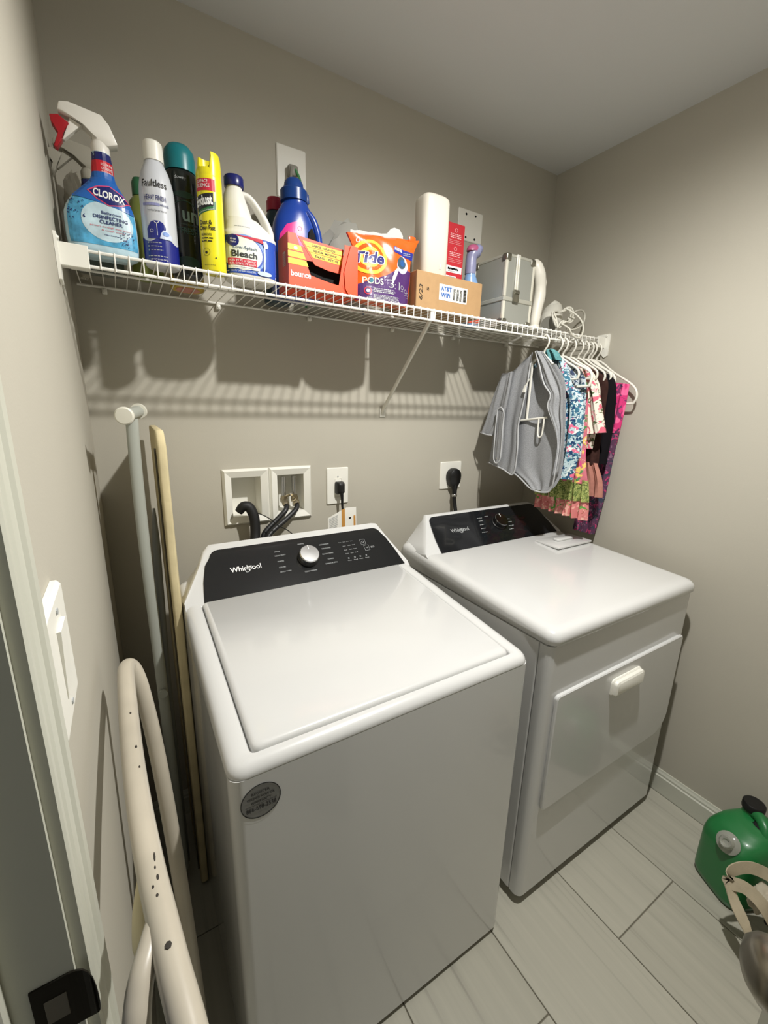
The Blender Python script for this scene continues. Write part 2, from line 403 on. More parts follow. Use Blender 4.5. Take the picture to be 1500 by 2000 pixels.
# ---- washer
wx0, wx1, wyf, wyb = .1599, .8589, -.8444, -.165
t = thing('washing_machine', 'white top-load washing machine with slanted lid and silver dial, nearest the left wall', 'washer', ((wx0+wx1)/2, (wyf+wyb)/2, 0))
washer = t
def zt_w(y): return .901+(y+.8444)*.055/.515
b = NB(); loft(b, [[(x, y, z) for x, y in rrect(wx0, wx1, wyf, wyb, .022)] for z in (.018, .880)]); fin(b, 'cabinet', WHITE, t)
b = NB(); rings = []
for off, dz, flr in ((-.0, None, .8805), (-.0005, -.018, 0), (.002, -.010, 0), (.008, -.003, 0), (.018, 0, 0), (.038, 0, 0), (.041, -.003, 0), (.041, -.014, 0)):
    rings.append([(x, y, flr if dz is None else zt_w(y)+dz) for x, y in rrect(wx0+off, wx1-off, wyf+off*(.62 if off > .03 else 1), wyb-off, max(.012, .028-off*.4))])
loft(b, rings); fin(b, 'top_panel', WHITE, t, 50)
b = NB(); lr = []
for off, dz in ((.006, -.0125), (.0, -.010), (0, -.001), (.003, .0035), (.009, .0055)):
    lr.append([(x, y, zt_w(y)+dz) for x, y in rrect(wx0+.0445+off, wx1-.0445-off, wyf+.0275+off, -.325-off*.2, [.004, .004, .016, .016])])
loft(b, lr); lid = fin(b, 'lid', WHITE, t, 50)
b = NB(); appliance_console(b, wx0+.003, wx1-.003, wyb, -.326, .953, .128, .106, .246, .80, wyb); fin(b, 'console', WHITE, t, 40)
cs = flat((0, -.3205, .9575), (1, 0, 0), (0, .12, .101))
b = NB(); pts = [(.2095, .0), (.839, .0)]
pts += [(.826, .060), (.812, .110)] + [(.775+.026*math.cos(a), .129+.026*math.sin(a)) for a in [math.radians(k) for k in (10, 30, 50, 70, 90)]]
pts += [(.27+.026*math.cos(a), .129+.026*math.sin(a)) for a in [math.radians(k) for k in (90, 110, 130, 150, 170)]] + [(.229, .110), (.217, .060)]
loft(b, [[cs(u, v, .001) for u, v in pts], [cs(u, v, .0035) for u, v in pts]]); panel = fin(b, 'control_panel', GLASSP, t, 30)
p = Print(); logo(p, .333, .079, .086, .021, INKW, INKG)
for s_, x, y in (('JEANS', .433, .118), ('HEAVY DUTY', .439, .104), ('WHITES', .435, .084), ('COLORS', .435, .064), ('QUICK WASH', .441, .048), ('NORMAL', .512, .133), ('ACTIVEWEAR', .585, .119), ('DELICATES', .588, .104), ('BULKY ITEMS', .587, .084), ('TOWELS', .590, .064), ('DRAIN & SPIN', .588, .049), ('CLEAN WASHER', .516, .035)):
    p.text(s_, x, y, .0033*len(s_), .0042, INKG, 2)
for x in (.640, .655, .668, .682): p.text('Spin', x, .116, .009, .0028, INKG)
for yy in (.101, .086, .072):
    for x in (.650, .668, .684): p.text('Soil', x, yy, .010, .0030, INKG)
for x, s_ in ((.650, 'Temp'), (.672, 'Soil'), (.692, 'Presoak'), (.714, 'Rinse')):
    p.text(s_, x, .046, .013, .0036, INKG); p.ring(x, .055, .0016, .0026, INKG, n=10)
for x, y in ((.721, .106), (.727, .082)):
    for q in ((-.009, .009, -.010, -.0094), (-.009, .009, .0094, .010), (-.009, -.0084, -.010, .010), (.0084, .009, -.010, .010)): p.rect(x+q[0], x+q[1], y+q[2], y+q[3], INKG)
p.ring(.721, .106, .0030, .0042, INKG, n=12); p.text('>II', .727, .082, .009, .005, INKG)
p.lines(.742, .756, (.080, .084), .0016, INKG)
p.build(lambda u, v, e: cs(u, v, .0035+e), 'lettering', panel, cut=0)
def dial(parent, c, r, m):
    n = Vector((0, -.101, .12)).normalized(); b = NB()
    lathe(b, [(0, 0), (r*1.08, 0), (r*1.08, .004), (r, .006)], c, 36, axis=n); base = fin(b, 'dial_ring', BLACK, parent)
    b = NB(); lathe(b, [(r*.98, .004), (r, .024), (r*.93, .027), (0, .0275)], c, 40, axis=n); o = fin(b, 'dial', m, parent, 30); o['label'] = 'round metal dial'
    uz = Vector((0, .12, .101)).normalized(); b = NB(); q = c+n*.0282
    loft(b, [[q+Vector((-.0012, 0, 0))+uz*r*.45, q+Vector((.0012, 0, 0))+uz*r*.45, q+Vector((.0012, 0, 0))+uz*r*.9, q+Vector((-.0012, 0, 0))+uz*r*.9], [q+n*.0006+Vector((-.0012, 0, 0))+uz*r*.45, q+n*.0006+Vector((.0012, 0, 0))+uz*r*.45, q+n*.0006+Vector((.0012, 0, 0))+uz*r*.9, q+n*.0006+Vector((-.0012, 0, 0))+uz*r*.9]])
    fin(b, 'pointer', INKW, o, 0)
dial(t, cs(.520, .081, .0035), .0305, CHROME)
b = NB(); sx, sz = .208, .829
loft(b, [[(sx+.0335*math.cos(2*PI*k/40), wyf-e, sz+.0335*math.sin(2*PI*k/40)) for k in range(40)] for e in (.0002, .0009)]); stk = fin(b, 'sticker', mat('silver sticker', '#8e8e8e', .3, .7), t, 0)
p = Print(); fs = flat((sx, wyf-.0009, sz), (1, 0, 0), (0, 0, 1)); p.ring(0, 0, .0322, .0335, INKK, n=40)
for s_, y, w in (('REGISTER', .018, .030), ('WASHER NOW OR', .009, .046), ('WARRANTY', .0005, .034)): p.text(s_, 0, y, w, .0052, INKK, 2, bold=.01)
p.text('866-698-2538', 0, -.012, .050, .0085, INKK, 2, bold=.01); p.rect(-.026, .026, -.0052, -.0046, INKK)
p.build(fs, 'lettering', stk, cut=0)
for x in (wx0+.06, wx1-.06):
    for y in (wyf+.07, wyb-.07):
        b = NB(); lathe(b, [(0, 0), (.02, 0), (.02, .01), (.012, .012), (.012, .02), (0, .02)], (x, y, 0), 14); fin(b, 'foot', RUBBER, t)
# ---- dryer
dx0, dx1, dyf, dyb = .9465, 1.6835, -.8364, -.135
t = thing('dryer', 'white front-load dryer with square door and black console, beside the right wall', 'dryer', ((dx0+dx1)/2, (dyf+dyb)/2, 0)); dryer = t
def zt_d(y): return .9285+(y+.84)*.030/.54
b = NB(); loft(b, [[(x, y, z) for x, y in rrect(dx0, dx1, dyf+.038, dyb, .006)] for z in (.036, .884)]); fin(b, 'cabinet', WHITE, t)
b = NB(); loft(b, [[(x, y, z) for x, y in rrect(dx0+.001, dx1-.001, dyf, dyf+.0365, [.002, .002, .022, .022])] for z in (.036, .884)]); fin(b, 'front_panel', WHITE, t)
b = NB(); rings = []
for off, dz, fl in ((.004, None, .8845), (-.003, None, .892), (-.004, -.022, 0), (-.001, -.012, 0), (.006, -.0045, 0), (.016, -.001, 0), (.03, 0, 0)):
    rings.append([(x, y, fl if dz is None else zt_d(y)+dz) for x, y in rrect(dx0+off, dx1-off, dyf-.006+off, dyb-off, max(.012, .03-off*.4))])
loft(b, rings); fin(b, 'top_panel', WHITE, t, 50)
b = NB(); appliance_console(b, dx0+.002, dx1-.002, dyb, -.306, .951, .128, .104, 1.04, 1.62, dyb); fin(b, 'console', WHITE, t, 40)
cd_ = flat((0, -.3005, .9565), (1, 0, 0), (0, .12, .097))
b = NB(); pts = [(1.015, 0), (1.655, 0), (1.648, .06), (1.638, .115)]
pts += [(1.604+.028*math.cos(math.radians(k)), .134+.028*math.sin(math.radians(k))) for k in (5, 30, 60, 90)] + [(1.062+.026*math.cos(math.radians(k)), .136+.026*math.sin(math.radians(k))) for k in (90, 110, 130, 150, 170)] + [(1.029, .11), (1.020, .06)]
loft(b, [[cd_(u, v, .001) for u, v in pts], [cd_(u, v, .0035) for u, v in pts]]); panel = fin(b, 'control_panel', GLASSP, t, 30)
p = Print(); logo(p, 1.151, .083, .088, .021, INKG, INKG)
for x, y, w in ((1.28, .124, .028), (1.278, .110, .024), (1.272, .092, .022), (1.268, .074, .024), (1.264, .056, .03), (1.32, .128, .02), (1.42, .10, .03), (1.425, .085, .028), (1.42, .066, .03), (1.41, .05, .025)): p.lines(x-w/2, x+w/2, (y,), .0022, INKG, rag=.05)
p.build(lambda u, v, e: cd_(u, v, .0035+e), 'lettering', panel, cut=0)
dial(t, cd_(1.362, .088, .0035), .0305, mat('dark chrome', '#77787a', .2, 1.0))
# lint screen lid at the back of the top
b = NB(); zz = zt_d(-.41)
box(b, (1.455, -.462, zz+.001), (1.665, -.350, zz+.010), .003); lint = fin(b, 'lint_screen_lid', WHITE, t, 40)
b = NB(); box(b, (1.515, -.415, zz+.009), (1.605, -.388, zz+.020), .005, 3); fin(b, 'lint_handle', WHITE, lint, 40)
# door
b = NB(); dp = rrect(.985, 1.652, .357, .735, [.012, .012, .012, .075], 8)
def inset(poly, d):
    cx = sum(q[0] for q in poly)/len(poly); cz = sum(q[1] for q in poly)/len(poly); hx = max(abs(q[0]-cx) for q in poly); hz = max(abs(q[1]-cz) for q in poly)
    return [(cx+(q[0]-cx)*(hx-d)/hx, cz+(q[1]-cz)*(hz-d)/hz) for q in poly]
loft(b, [[(x, dyf-e, z) for x, z in inset(dp, d)] for d, e in ((.003, 0), (.003, .003), (0, .004), (0, .010), (.003, .0125))]); ddoor = fin(b, 'door', WHITE, t, 30)
b = NB(); hp = rrect(1.236, 1.392, .650, .702, [.014, .014, .004, .004]); e0 = dyf-.0125
loft(b, [[(x, e0-e, z) for x, z in inset(hp, d)] for d, e in ((0, -.001), (0, .004), (.0015, .005), (.0015, .006), (.003, .007), (.004, .016), (.009, .0195))]); fin(b, 'door_handle', WPLAS, ddoor, 30)
for x in (dx0+.06, dx1-.06):
    for y in (dyf+.09, dyb-.07):
        b = NB(); lathe(b, [(0, 0), (.02, 0), (.02, .012), (.012, .014), (.012, .038), (0, .038)], (x, y, 0), 14); fin(b, 'foot', RUBBER, t)

# ================================================================ ON THE BACK WALL
# recessed washer outlet box with two openings
t = thing('washer_outlet_box', 'white recessed washer outlet box with two square openings above the washer', 'outlet box', ((BX[0]+BX[1])/2, 0, BX[2])); obx = t
b = NB(); xm = (BX[0]+BX[1])/2
def frame(b, x0, x1, z0, z1, w):
    o = [(x0, z0), (x1, z0), (x1, z1), (x0, z1)]; i = [(x0+w, z0+w), (x1-w, z0+w), (x1-w, z1-w), (x0+w, z1-w)]
    m_ = [(x0+w*.25, z0+w*.25), (x1-w*.25, z0+w*.25), (x1-w*.25, z1-w*.25), (x0+w*.25, z1-w*.25)]
    loft(b, [[(x, -.0002, z) for x, z in o], [(x, -.004, z) for x, z in o], [(x, -.014, z) for x, z in m_], [(x, -.006, z) for x, z in i], [(x, .07, z) for x, z in i]], cap=(False, False))
    loft(b, [[(x, .070, z) for x, z in i], [(x, .074, z) for x, z in i]])
frame(b, BX[0], xm-.0005, BX[2], BX[3], .028); fin(b, 'drain_opening', WPLAS, t, 20)
b = NB(); frame(b, xm+.0005, BX[1], BX[2], BX[3], .028); fin(b, 'valve_opening', WPLAS, t, 20)
for x in (.541, .580):
    b = NB(); lathe(b, [(0, 1.15), (.0085, 1.15), (.0085, 1.221), (0, 1.221)], (x, .024, 0), 14); fin(b, 'supply_pipe', CHROME, t)
    b = NB(); lathe(b, [(0, 1.128), (.013, 1.128), (.014, 1.14), (.011, 1.152), (0, 1.152)], (x, .022, 0), 10)
    lathe(b, [(0, 0), (.012, .002), (.012, .02), (.009, .026), (0, .026)], (x, .014, 1.134), 10, axis=(-.1, -1, -.5))
    tube(b, [(x, .010, 1.150), (x+(.016 if x < .56 else -.016), .0, 1.158)], .0045, 8); fin(b, 'valve', BRASS, t, 30)
b = NB(); tube(b, [(.37, -.035, 1.122), (.385, -.040, 1.140), (.403, -.045, 1.136), (.415, -.052, 1.10), (.414, -.06, 1.05), (.405, -.075, 1.0), (.40, -.09, .9)], [.013, .0165, .0165, .0165, .016, .0155, .0155], 12, 5)
tag(fin(b, 'drain_hose', RUBBER, None), 'thick black drain hose hooked into the left opening of the outlet box', 'hose')
for i, (x, lab) in enumerate(((.540, 'black water hose screwed to the left valve of the outlet box'), (.578, 'black water hose screwed to the right valve, slanting down left'))):
    b = NB(); sx = .445 if i == 0 else .452
    tube(b, [(x, -.012, 1.121), (x-.012, -.028, 1.108), (x-.04 if i == 0 else x-.05, -.034 if i == 0 else -.046, 1.085), (sx, -.05-i*.028, 1.04), (sx-.004, -.06-i*.032, .99), (sx, -.07-i*.036, .9)], .0088, 12, 6)
    tag(fin(b, 'water_hose', mat('hose grey black', '#1c1c1d', .45), None), lab, 'hose')
b = NB(); tube(b, [(.425, -.058, 1.118), (.45, -.085, 1.107), (.48, -.10, 1.080), (.51, -.11, 1.060), (.55, -.112, 1.02)], .0016, 6, 5)
tag(fin(b, 'cable_tie', BLACK, None), 'thin black strap looped around the washer hoses', 'strap')
def wall_plate(name, label, cat, x0, x1, z0, z1, group=None, m=WPLAS, th=.006):
    t = thing(name, label, cat, ((x0+x1)/2, 0, z0), group)
    b = NB(); loft(b, [[(x, -e, z) for x, z in inset(rrect(x0, x1, z0, z1, .004, 3), d)] for d, e in ((0, .0003), (0, th*.5), (.0025, th))]); fin(b, 'cover_plate', m, t, 30); return t
t = wall_plate('wall_outlet', 'white wall outlet with small black plug, between the outlet box and the dryer', 'outlet', .696, .784, 1.108, 1.246)
b = NB(); lathe(b, [(0, 0), (.003, 0), (.003, .0012), (0, .0012)], (.740, -.006, 1.212), 10, axis=(0, -1, 0)); fin(b, 'screw', INKG, t)
b = NB(); box(b, (.728, -.0075, 1.135), (.754, -.006, 1.205), .002); fin(b, 'socket_face', WPLAS, t)
t = thing('power_plug', 'small black plug and cord in the middle wall outlet', 'plug', (.744, -.0075, 1.18))
b = NB(); loft(b, [[(x, y, z) for x, z in rrect(.744-w, .744+w, 1.168-h, 1.168+h+.006, .006)] for y, w, h in ((-.0077, .017, .020), (-.02, .0165, .020), (-.032, .012, .016), (-.036, .007, .010))]); fin(b, 'plug_body', BLACK, t)
b = NB(); tube(b, [(.744, -.028, 1.160), (.7455, -.031, 1.135), (.7465, -.032, 1.10), (.747, -.045, 1.05), (.744, -.08, 1.0), (.742, -.10, .92)], [.008, .0055, .0042, .0042, .0042, .0042], 10, 5); fin(b, 'cord', BLACK, t)
# paper tag on that cord
t = thing('paper_tag', 'folded printed paper tag hanging behind the washer console', 'tag', (.70, -.09, 1.02))
PAPER = mat('tag paper', '#dcdad2', .7); ORG = mat('tag orange', '#b4803a', .6)
b = NB(); c0, c1, c2 = Vector((.648, -.128, 1.0)), Vector((.715, -.134, 1.01)), Vector((.756, -.130, 1.01))
def sheet4(b, p, q, h0, h1, th=.0008):
    a = [p, q, q+Vector((0, .006, h1)), p+Vector((0, .006, h0))]; loft(b, [a, [v+Vector((0, th, 0)) for v in a]])
sheet4(b, c0, c1, .090, .112); sheet4(b, c1, c2, .112, .110); fin(b, 'folded_sheet', PAPER, t, 0)
p = Print(); sf = lambda u, v, e: c0+(c1-c0)*u+Vector((0, .006*v*10, v*(1+.25*u)))-Vector((0, e, 0))
p.lines(.06, .55, [.034+.0055*k for k in range(10)], .0022, INKG); p.rect(.74, .92, .005, .094, ORG)
p.build(lambda u, v, e: c0+(c1-c0)*u+Vector((0, .006*v/.09, v*(1+.2*u)))-Vector((0, e+.0005, 0)), 'printed_text', t, cut=0)
p = Print(); p.rect(.72, .92, .004, .106, ORG); p.disc(.35, .075, .12, INKK, ry=.006)
p.build(lambda u, v, e: c1+(c2-c1)*u+Vector((0, .006*v/.09, v))-Vector((0, e+.0005, 0)), 'printed_stripe', t, cut=0)
t = wall_plate('dryer_outlet', 'square white dryer outlet with large black plug, behind the dryer', 'outlet', 1.226, 1.342, 1.124, 1.244)
t = thing('dryer_plug', 'large black dryer plug with thick cord hanging from the square outlet', 'plug', (1.29, -.006, 1.19))
b = NB(); loft(b, [[(x, y, z) for x, z in [(1.290+w*math.cos(a), 1.182+.036*k*math.sin(a) if math.sin(a) > 0 else 1.182+.052*k*math.sin(a)) for a in [2*PI*j/28 for j in range(28)]]] for y, w, k in ((-.0065, .033, .95), (-.02, .034, 1), (-.034, .030, .92), (-.042, .018, .6))]); fin(b, 'plug_body', BLACK, t)
b = NB(); tube(b, [(1.291, -.026, 1.145), (1.292, -.028, 1.12), (1.292, -.03, 1.08), (1.291, -.045, 1.03), (1.290, -.07, .96)], [.015, .011, .0085, .0085, .0085], 12, 5); fin(b, 'cord', BLACK, t)
b = NB(); lathe(b, [(.0105, -.006), (.0118, -.004), (.0118, .004), (.0105, .006)], (1.292, -.029, 1.098), 14); fin(b, 'strain_clamp', CHROME, t)
# cable outlet above the shelf
t = wall_plate('cable_wall_plate', 'white wall plate with a grey plug, above the shelf behind the blue jug', 'outlet', .543, .635, 2.072, 2.212)
b = NB(); box(b, (.572, -.030, 2.128), (.602, -.006, 2.158), .006); tube(b, [(.58, -.028, 2.15), (.575, -.034, 2.11), (.568, -.034, 2.06), (.566, -.05, 1.95)], .004, 8, 5); fin(b, 'plug', mat('grey plug', '#8d8a80', .5), t)
b = NB(); tube(b, [(.592, -.028, 2.145), (.602, -.036, 2.12), (.606, -.04, 2.08), (.606, -.05, 1.96), (.606, -.06, 1.765)], .004, 8, 5); fin(b, 'green_cable', mat('green cable', '#4f8f5a', .5), t)
b = NB(); tube(b, [(.612, -.045, 1.90), (.65, -.05, 1.93), (.70, -.055, 1.91), (.76, -.06, 1.885), (.80, -.07, 1.80), (.80, -.08, 1.765)], .0032, 8, 6)
tag(fin(b, 'network_cable', mat('blue cable', '#2d4f78', .5), None), 'thin blue cable drooping behind the orange pod bag', 'cable')
t = wall_plate('blank_wall_plate', 'white wall plate with four dark screw holes above the shelf', 'wall plate', 1.242, 1.365, 2.100, 2.206, th=.004)
for x, z in ((1.280, 2.190), (1.327, 2.191), (1.283, 2.112), (1.328, 2.112)):
    b = NB(); lathe(b, [(0, 0), (.0042, 0), (.0042, .0006), (0, .0006)], (x, -.004, z), 12, axis=(0, -1, 0)); fin(b, 'screw_hole_shade', DARK, t)  # black discs painted on as the shade inside the holes
# light switch on the left wall
t = thing('light_switch', 'white rocker light switch plate beside the door casing', 'switch', (0, -.987, 1.19))
b = NB(); loft(b, [[(e, y, z) for y, z in inset(rrect(-1.037, -.938, 1.182, 1.300, .004, 3), d)] for d, e in ((0, .0003), (0, .005), (.003, .0085))]); fin(b, 'cover_plate', WPLAS, t, 30)
b = NB(); loft(b, [[(.0086, y, z) for y, z in ((-1.004, 1.208), (-.971, 1.208), (-.971, 1.274), (-1.004, 1.274))], [(e, y, z) for y, z, e in ((-1.004, 1.208, .0092), (-.971, 1.208, .0092), (-.971, 1.274, .0118), (-1.004, 1.274, .0118))]]); fin(b, 'rocker', WPLAS, t, 0)
for z in (1.195, 1.287):
    b = NB(); lathe(b, [(0, 0), (.003, 0), (.003, .0012), (0, .0012)], (.0085, -.9875, z), 10, axis=(1, 0, 0)); fin(b, 'screw', INKG, t)

# ================================================================ WIRE SHELF
ZS, DS, NOSE = 1.7525, .3234, .0275
t = thing('wire_shelf', 'long white wire shelf fixed across the back wall', 'shelf', (0, 0, ZS)); shelf = t
for y, z, r in ((-DS, ZS, .0032), (-DS, ZS-NOSE, .0032), (-.008, ZS, .0030), (-.165, ZS, .0028)):
    b = NB(); tube(b, [(.012, y, z), (W_-.012, y, z)], r, 8); fin(b, 'long_rod', WIRE, t)
b = NB(); r_ = .0013; yw = -DS-.0040
tube(b, [(0, -.004, ZS+.0040), (0, -DS+.003, ZS+.0040), (0, -DS-.0022, ZS+.0034), (0, yw-.0002, ZS-.002), (0, yw, ZS-NOSE-.003)], r_, 6)
w0 = None; n = 0
for i in range(69):
    x = .020+.0254*i
    if x > W_-.012: break
    if w0 is None:
        w0 = fin(b, 'cross_wire', WIRE, t); w0.location = (0, 0, 0)
        me = w0.data
        w0.location.x = x
    else:
        o = w0.copy(); COL.objects.link(o); o.parent = t; o.location.x = x
ZD = ZS+.0056                     # top of the deck wires
for x in (.07, .352, .637, .96, 1.25, 1.55):
    b = NB(); box(b, (x-.006, -.014, ZS-.016), (x+.006, -.0003, ZS-.0035), .002); lathe(b, [(0, 0), (.004, 0), (.003, .003), (0, .003)], (x, -.014, ZS-.010), 10, axis=(0, -1, 0)); fin(b, 'wall_clip', WPLAS, t)
for s_, x0 in ((1, .0005), (-1, W_-.0005)):
    b = NB()
    xa, xb = sorted((x0, x0+s_*.005)); prism(b, [(-DS+.03, ZS+.018), (-DS-.022, ZS+.020), (-DS-.026, ZS+.012), (-DS-.024, ZS-.062), (-DS-.010, ZS-.070), (-DS+.03, ZS-.03)], xa, xb, 'x')
    xa, xb = sorted((x0+s_*.004, x0+s_*.052)); box(b, (xa, -DS-.0075, ZS-NOSE-.006), (xb, -DS-.0052, ZS+.0075), .001, 1); box(b, (xa, -DS-.006, ZS-NOSE-.0062), (xb, -DS+.014, ZS-NOSE-.004), .0005, 1)
    lathe(b, [(0, 0), (.004, 0), (.003, .003), (0, .003)], (x0+s_*.005, -DS-.012, ZS+.012), 10, axis=(s_, 0, 0)); fin(b, 'end_bracket', WPLAS, t, 30)
b = NB(); bx = .915
tube(b, [(bx-.010, -DS+.004, ZS-.018), (bx+.010, -.016, 1.462)], .0085, 8, sq=(.55, 1))
box(b, (bx+.002, -.004, 1.430), (bx+.026, -.0005, 1.462), .001, 1); tube(b, [(bx+.010, -.016, 1.462), (bx+.013, -.003, 1.447)], .0085, 8, sq=(.5, 1))
box(b, (bx-.018, -DS-.001, ZS-.024), (bx, -DS+.008, ZS+.001), .001, 1)
lathe(b, [(0, 0), (.0045, 0), (.003, .003), (0, .003)], (bx+.014, -.004, 1.442), 10, axis=(0, -1, 0)); o = fin(b, 'support_brace', WPLAS, t, 30); o['label'] = 'white diagonal brace'

# ================================================================ THINGS ON THE SHELF
def bottle_thing(name, label, cat, cx, cy, group=None): return thing(name, label, cat, (cx, cy, ZD), group)
def trigger_head(t, cx, cy, z, mw, mr, s=1.0, ds=1):
    """sprayer head: shroud, nozzle, red trigger, collar; outline in (dx,dz) from the neck top, nozzle to -x"""
    def T(q): return [(cx+ds*x*s, z+y*s) for x, y in q]
    b = NB(); prism(b, T([(-.060, .056), (-.045, .060), (.008, .054), (.020, .040), (.032, .009), (.013, .002), (-.005, .009), (-.012, .022), (-.022, .031), (-.043, .037), (-.064, .041)]), cy-.014*s, cy+.014*s, 'y', bev=.003); fin(b, 'sprayer_head', mw, t, 40)
    b = NB(); prism(b, T([(-.0775, .032), (-.064, .036), (-.047, .026), (-.058, .010), (-.062, -.005), (-.072, -.021), (-.077, -.018), (-.065, .006), (-.076, .020)]), cy-.009*s, cy+.009*s, 'y', bev=.0015); fin(b, 'trigger', mr, t, 40)
    b = NB(); prism(b, T([(-.046, .037), (-.026, .029), (-.04, .018), (-.058, -.003), (-.062, -.003), (-.050, .020)]), cy-.006*s, cy+.006*s, 'y', bev=.001); fin(b, 'pump', mw, t, 40)
    b = NB(); lathe(b, [(.0, -.012*s), (.0165*s, -.012*s), (.0165*s, .003*s), (.012*s, .012*s), (.011*s, .02*s), (0, .02*s)], (cx, cy, z), 24); fin(b, 'collar', mw, t, 40)
# ---- blue bathroom cleaner spray bottle
LB1 = mat('pale blue liquid plastic', '#b4cfda', .2, var=(45, .15)); BLU = mat('label blue', '#1d5fae', .3); NAVY = mat('label navy', '#161d62', .3); RED = mat('label red', '#c4202c', .3)
PALE = mat('label pale aqua', '#bcd3dc', .35, var=(30, .25)); AQUA = mat('label aqua', '#4f9fc7', .35, var=(60, .35))
cx, cy = .084, -.262
t = bottle_thing('spray_bottle', 'blue bathroom cleaner spray bottle with white head and red trigger, front left', 'spray bottle', cx, cy)
B = Bottle(cx, cy, [(ZD, .050, .024, 3.2, -.002), (ZD+.006, .060, .029, 3.2, -.002), (ZD+.03, .064, .031, 3, -.003), (ZD+.075, .063, .031, 2.8, -.003), (ZD+.10, .055, .030, 2.6, .001), (ZD+.125, .036, .026, 2.3, .006), (ZD+.145, .022, .020, 2, .009), (ZD+.17, .019, .019, 2, .010), (ZD+.192, .0165, .0165, 2, .010)])
b = NB(); B.mesh(b); fin(b, 'bottle_body', LB1, t, 60)
def wrap(p, B, m, z0, z1, lay=1, f=.97, f1=None, steps=10, left=None, right=None):
    """label that covers the front of a bottle between two heights (functions allowed)"""
    pl, pr = [], []
    for k in range(steps+1):
        z = z0+(z1-z0)*k/steps; _, a, _, _, o = B.at(z); pl.append((o-a*f, z)); pr.append((o+a*(f1 or f), z))
    p.poly(pl+pr[::-1], m, lay)
p = Print()
wrap(p, B, AQUA, ZD+.018, ZD+.11, 1, .90, .96)
p.disc(.008, ZD+.062, .045, PALE, 2, .036)
# blue shoulder band cut on a slant
q = []
for k in range(9):
    z = ZD+.102+(.155-.102)*k/8; _, a, _, _, o = B.at(z); q.append((o-a*.95, z))
q2 = []
for k in range(9):
    z = ZD+.155-(.155-.086)*k/8; _, a, _, _, o = B.at(z); q2.append((o+a*.97, z))
p.poly(q+q2, BLU, 3)
hx, hz, hw = .016, ZD+.111, .037
rotp = lambda x, y, a=math.radians(-6): (hx+x*math.cos(a)-y*math.sin(a), hz+x*math.sin(a)+y*math.cos(a))
for sc, m, ly in ((1.0, mat('logo pink', '#d8466e', .35), 4), (.90, NAVY, 5)):
    p.poly([rotp(x*sc, y*sc) for x, y in ((-.038, 0), (-.022, .012), (0, .0195), (.022, .012), (.038, 0), (.022, -.012), (0, -.0195), (-.022, -.012))], m, ly)
p.text('CLOROX', hx, hz, .055, .0145, INKW, 6, bold=.03, rot=math.radians(-6))
p.text('Bathroom', .016, ZD+.078, .034, .0055, INKN, 4, bold=.01); p.text('DISINFECTING', .014, ZD+.0695, .060, .0066, INKN, 4, bold=.02); p.text('CLEANER', .014, ZD+.061, .040, .0066, INKN, 4, bold=.02)
p.text('powers through soap scum', .012, ZD+.052, .070, .004, INKR, 4); p.text('& tough stains', .016, ZD+.046, .04, .003, INKR, 4)
p.lines(.0, .03, (ZD+.038,), .001, INKN, 4)
for k in range(46): p.disc(random.uniform(.028, .053), random.uniform(ZD+.022, ZD+.05), random.uniform(.0005, .0013), INKN, 4, n=6)
for k in range(30): p.disc(random.uniform(-.058, -.03), random.uniform(ZD+.06, ZD+.095), random.uniform(.0006, .0018), INKN, 4, n=6)
wrap(p, B, RED, ZD+.150, ZD+.176, 1, .985); wrap(p, B, NAVY, ZD+.176, ZD+.191, 1, .985)
for r, s_ in ((ZD+.169, 'KILLS 99.9%'), (ZD+.162, 'OF GERMS'), (ZD+.155, 'BLEACH FREE')): p.text(s_, .017, r, .018, .0045, INKW, 2)
p.build(B.surf, 'printed_label', t)
trigger_head(t, cx+.010, cy, ZD+.203, mat('sprayer white', '#e3dfd6', .35), mat('trigger red', '#a5121f', .35))
# ---- spray starch can
cx, cy = .190, -.262
t = bottle_thing('starch_spray_can', 'tall white and blue spray starch can with white cap', 'spray can', cx, cy)
SILV = mat('can pale grey', '#c9ccd2', .3, coat=.3); RB = mat('can royal blue', '#141f7c', .3, coat=.3)
R = .0345
B = Bottle(cx, cy, [(ZD, R-.003, R-.003, 2, 0), (ZD+.003, R, R, 2, 0), (ZD+.07, R, R, 2, 0), (ZD+.14, R, R, 2, 0), (ZD+.162, R*.93, R*.93, 2, 0), (ZD+.185, R*.76, R*.76, 2, 0), (ZD+.202, R*.54, R*.54, 2, 0), (ZD+.204, R*.50, R*.50, 2, 0)])
b = NB(); B.mesh(b, 40); fin(b, 'can', SILV, t, 60)
b = NB(); lathe(b, [(0, ZD+.204), (.0195, ZD+.204), (.0195, ZD+.226), (.0185, ZD+.238), (.016, ZD+.2405), (0, ZD+.2405)], (cx, cy, 0)); fin(b, 'cap', WPLAS, t, 40)
p = Print()
wv = lambda u: ZD+.050+.006*math.sin(u*110+.4)
for k in range(24):
    ua, ub = (R*(-2.4+4.8*(k+d)/24) for d in (0, 1)); p.poly([(ua, ZD+.004), (ub, ZD+.004), (ub, wv(ub)), (ua, wv(ua))], RB, 1)
p.poly([(-.021, ZD+.05), (-.021, ZD+.068), (-.012, ZD+.081), (-.005, ZD+.084), (.003, ZD+.084), (.011, ZD+.081), (.016, ZD+.072), (.012, ZD+.05)], RB, 2)
p.ring(-.001, ZD+.083, .0035, .0045, INKW, 3, 14, 180, 360); p.rect(-.0013, -.0003, ZD+.056, ZD+.078, INKW, 3); p.ring(-.011, ZD+.064, .0028, .0034, INKW, 3, 12)
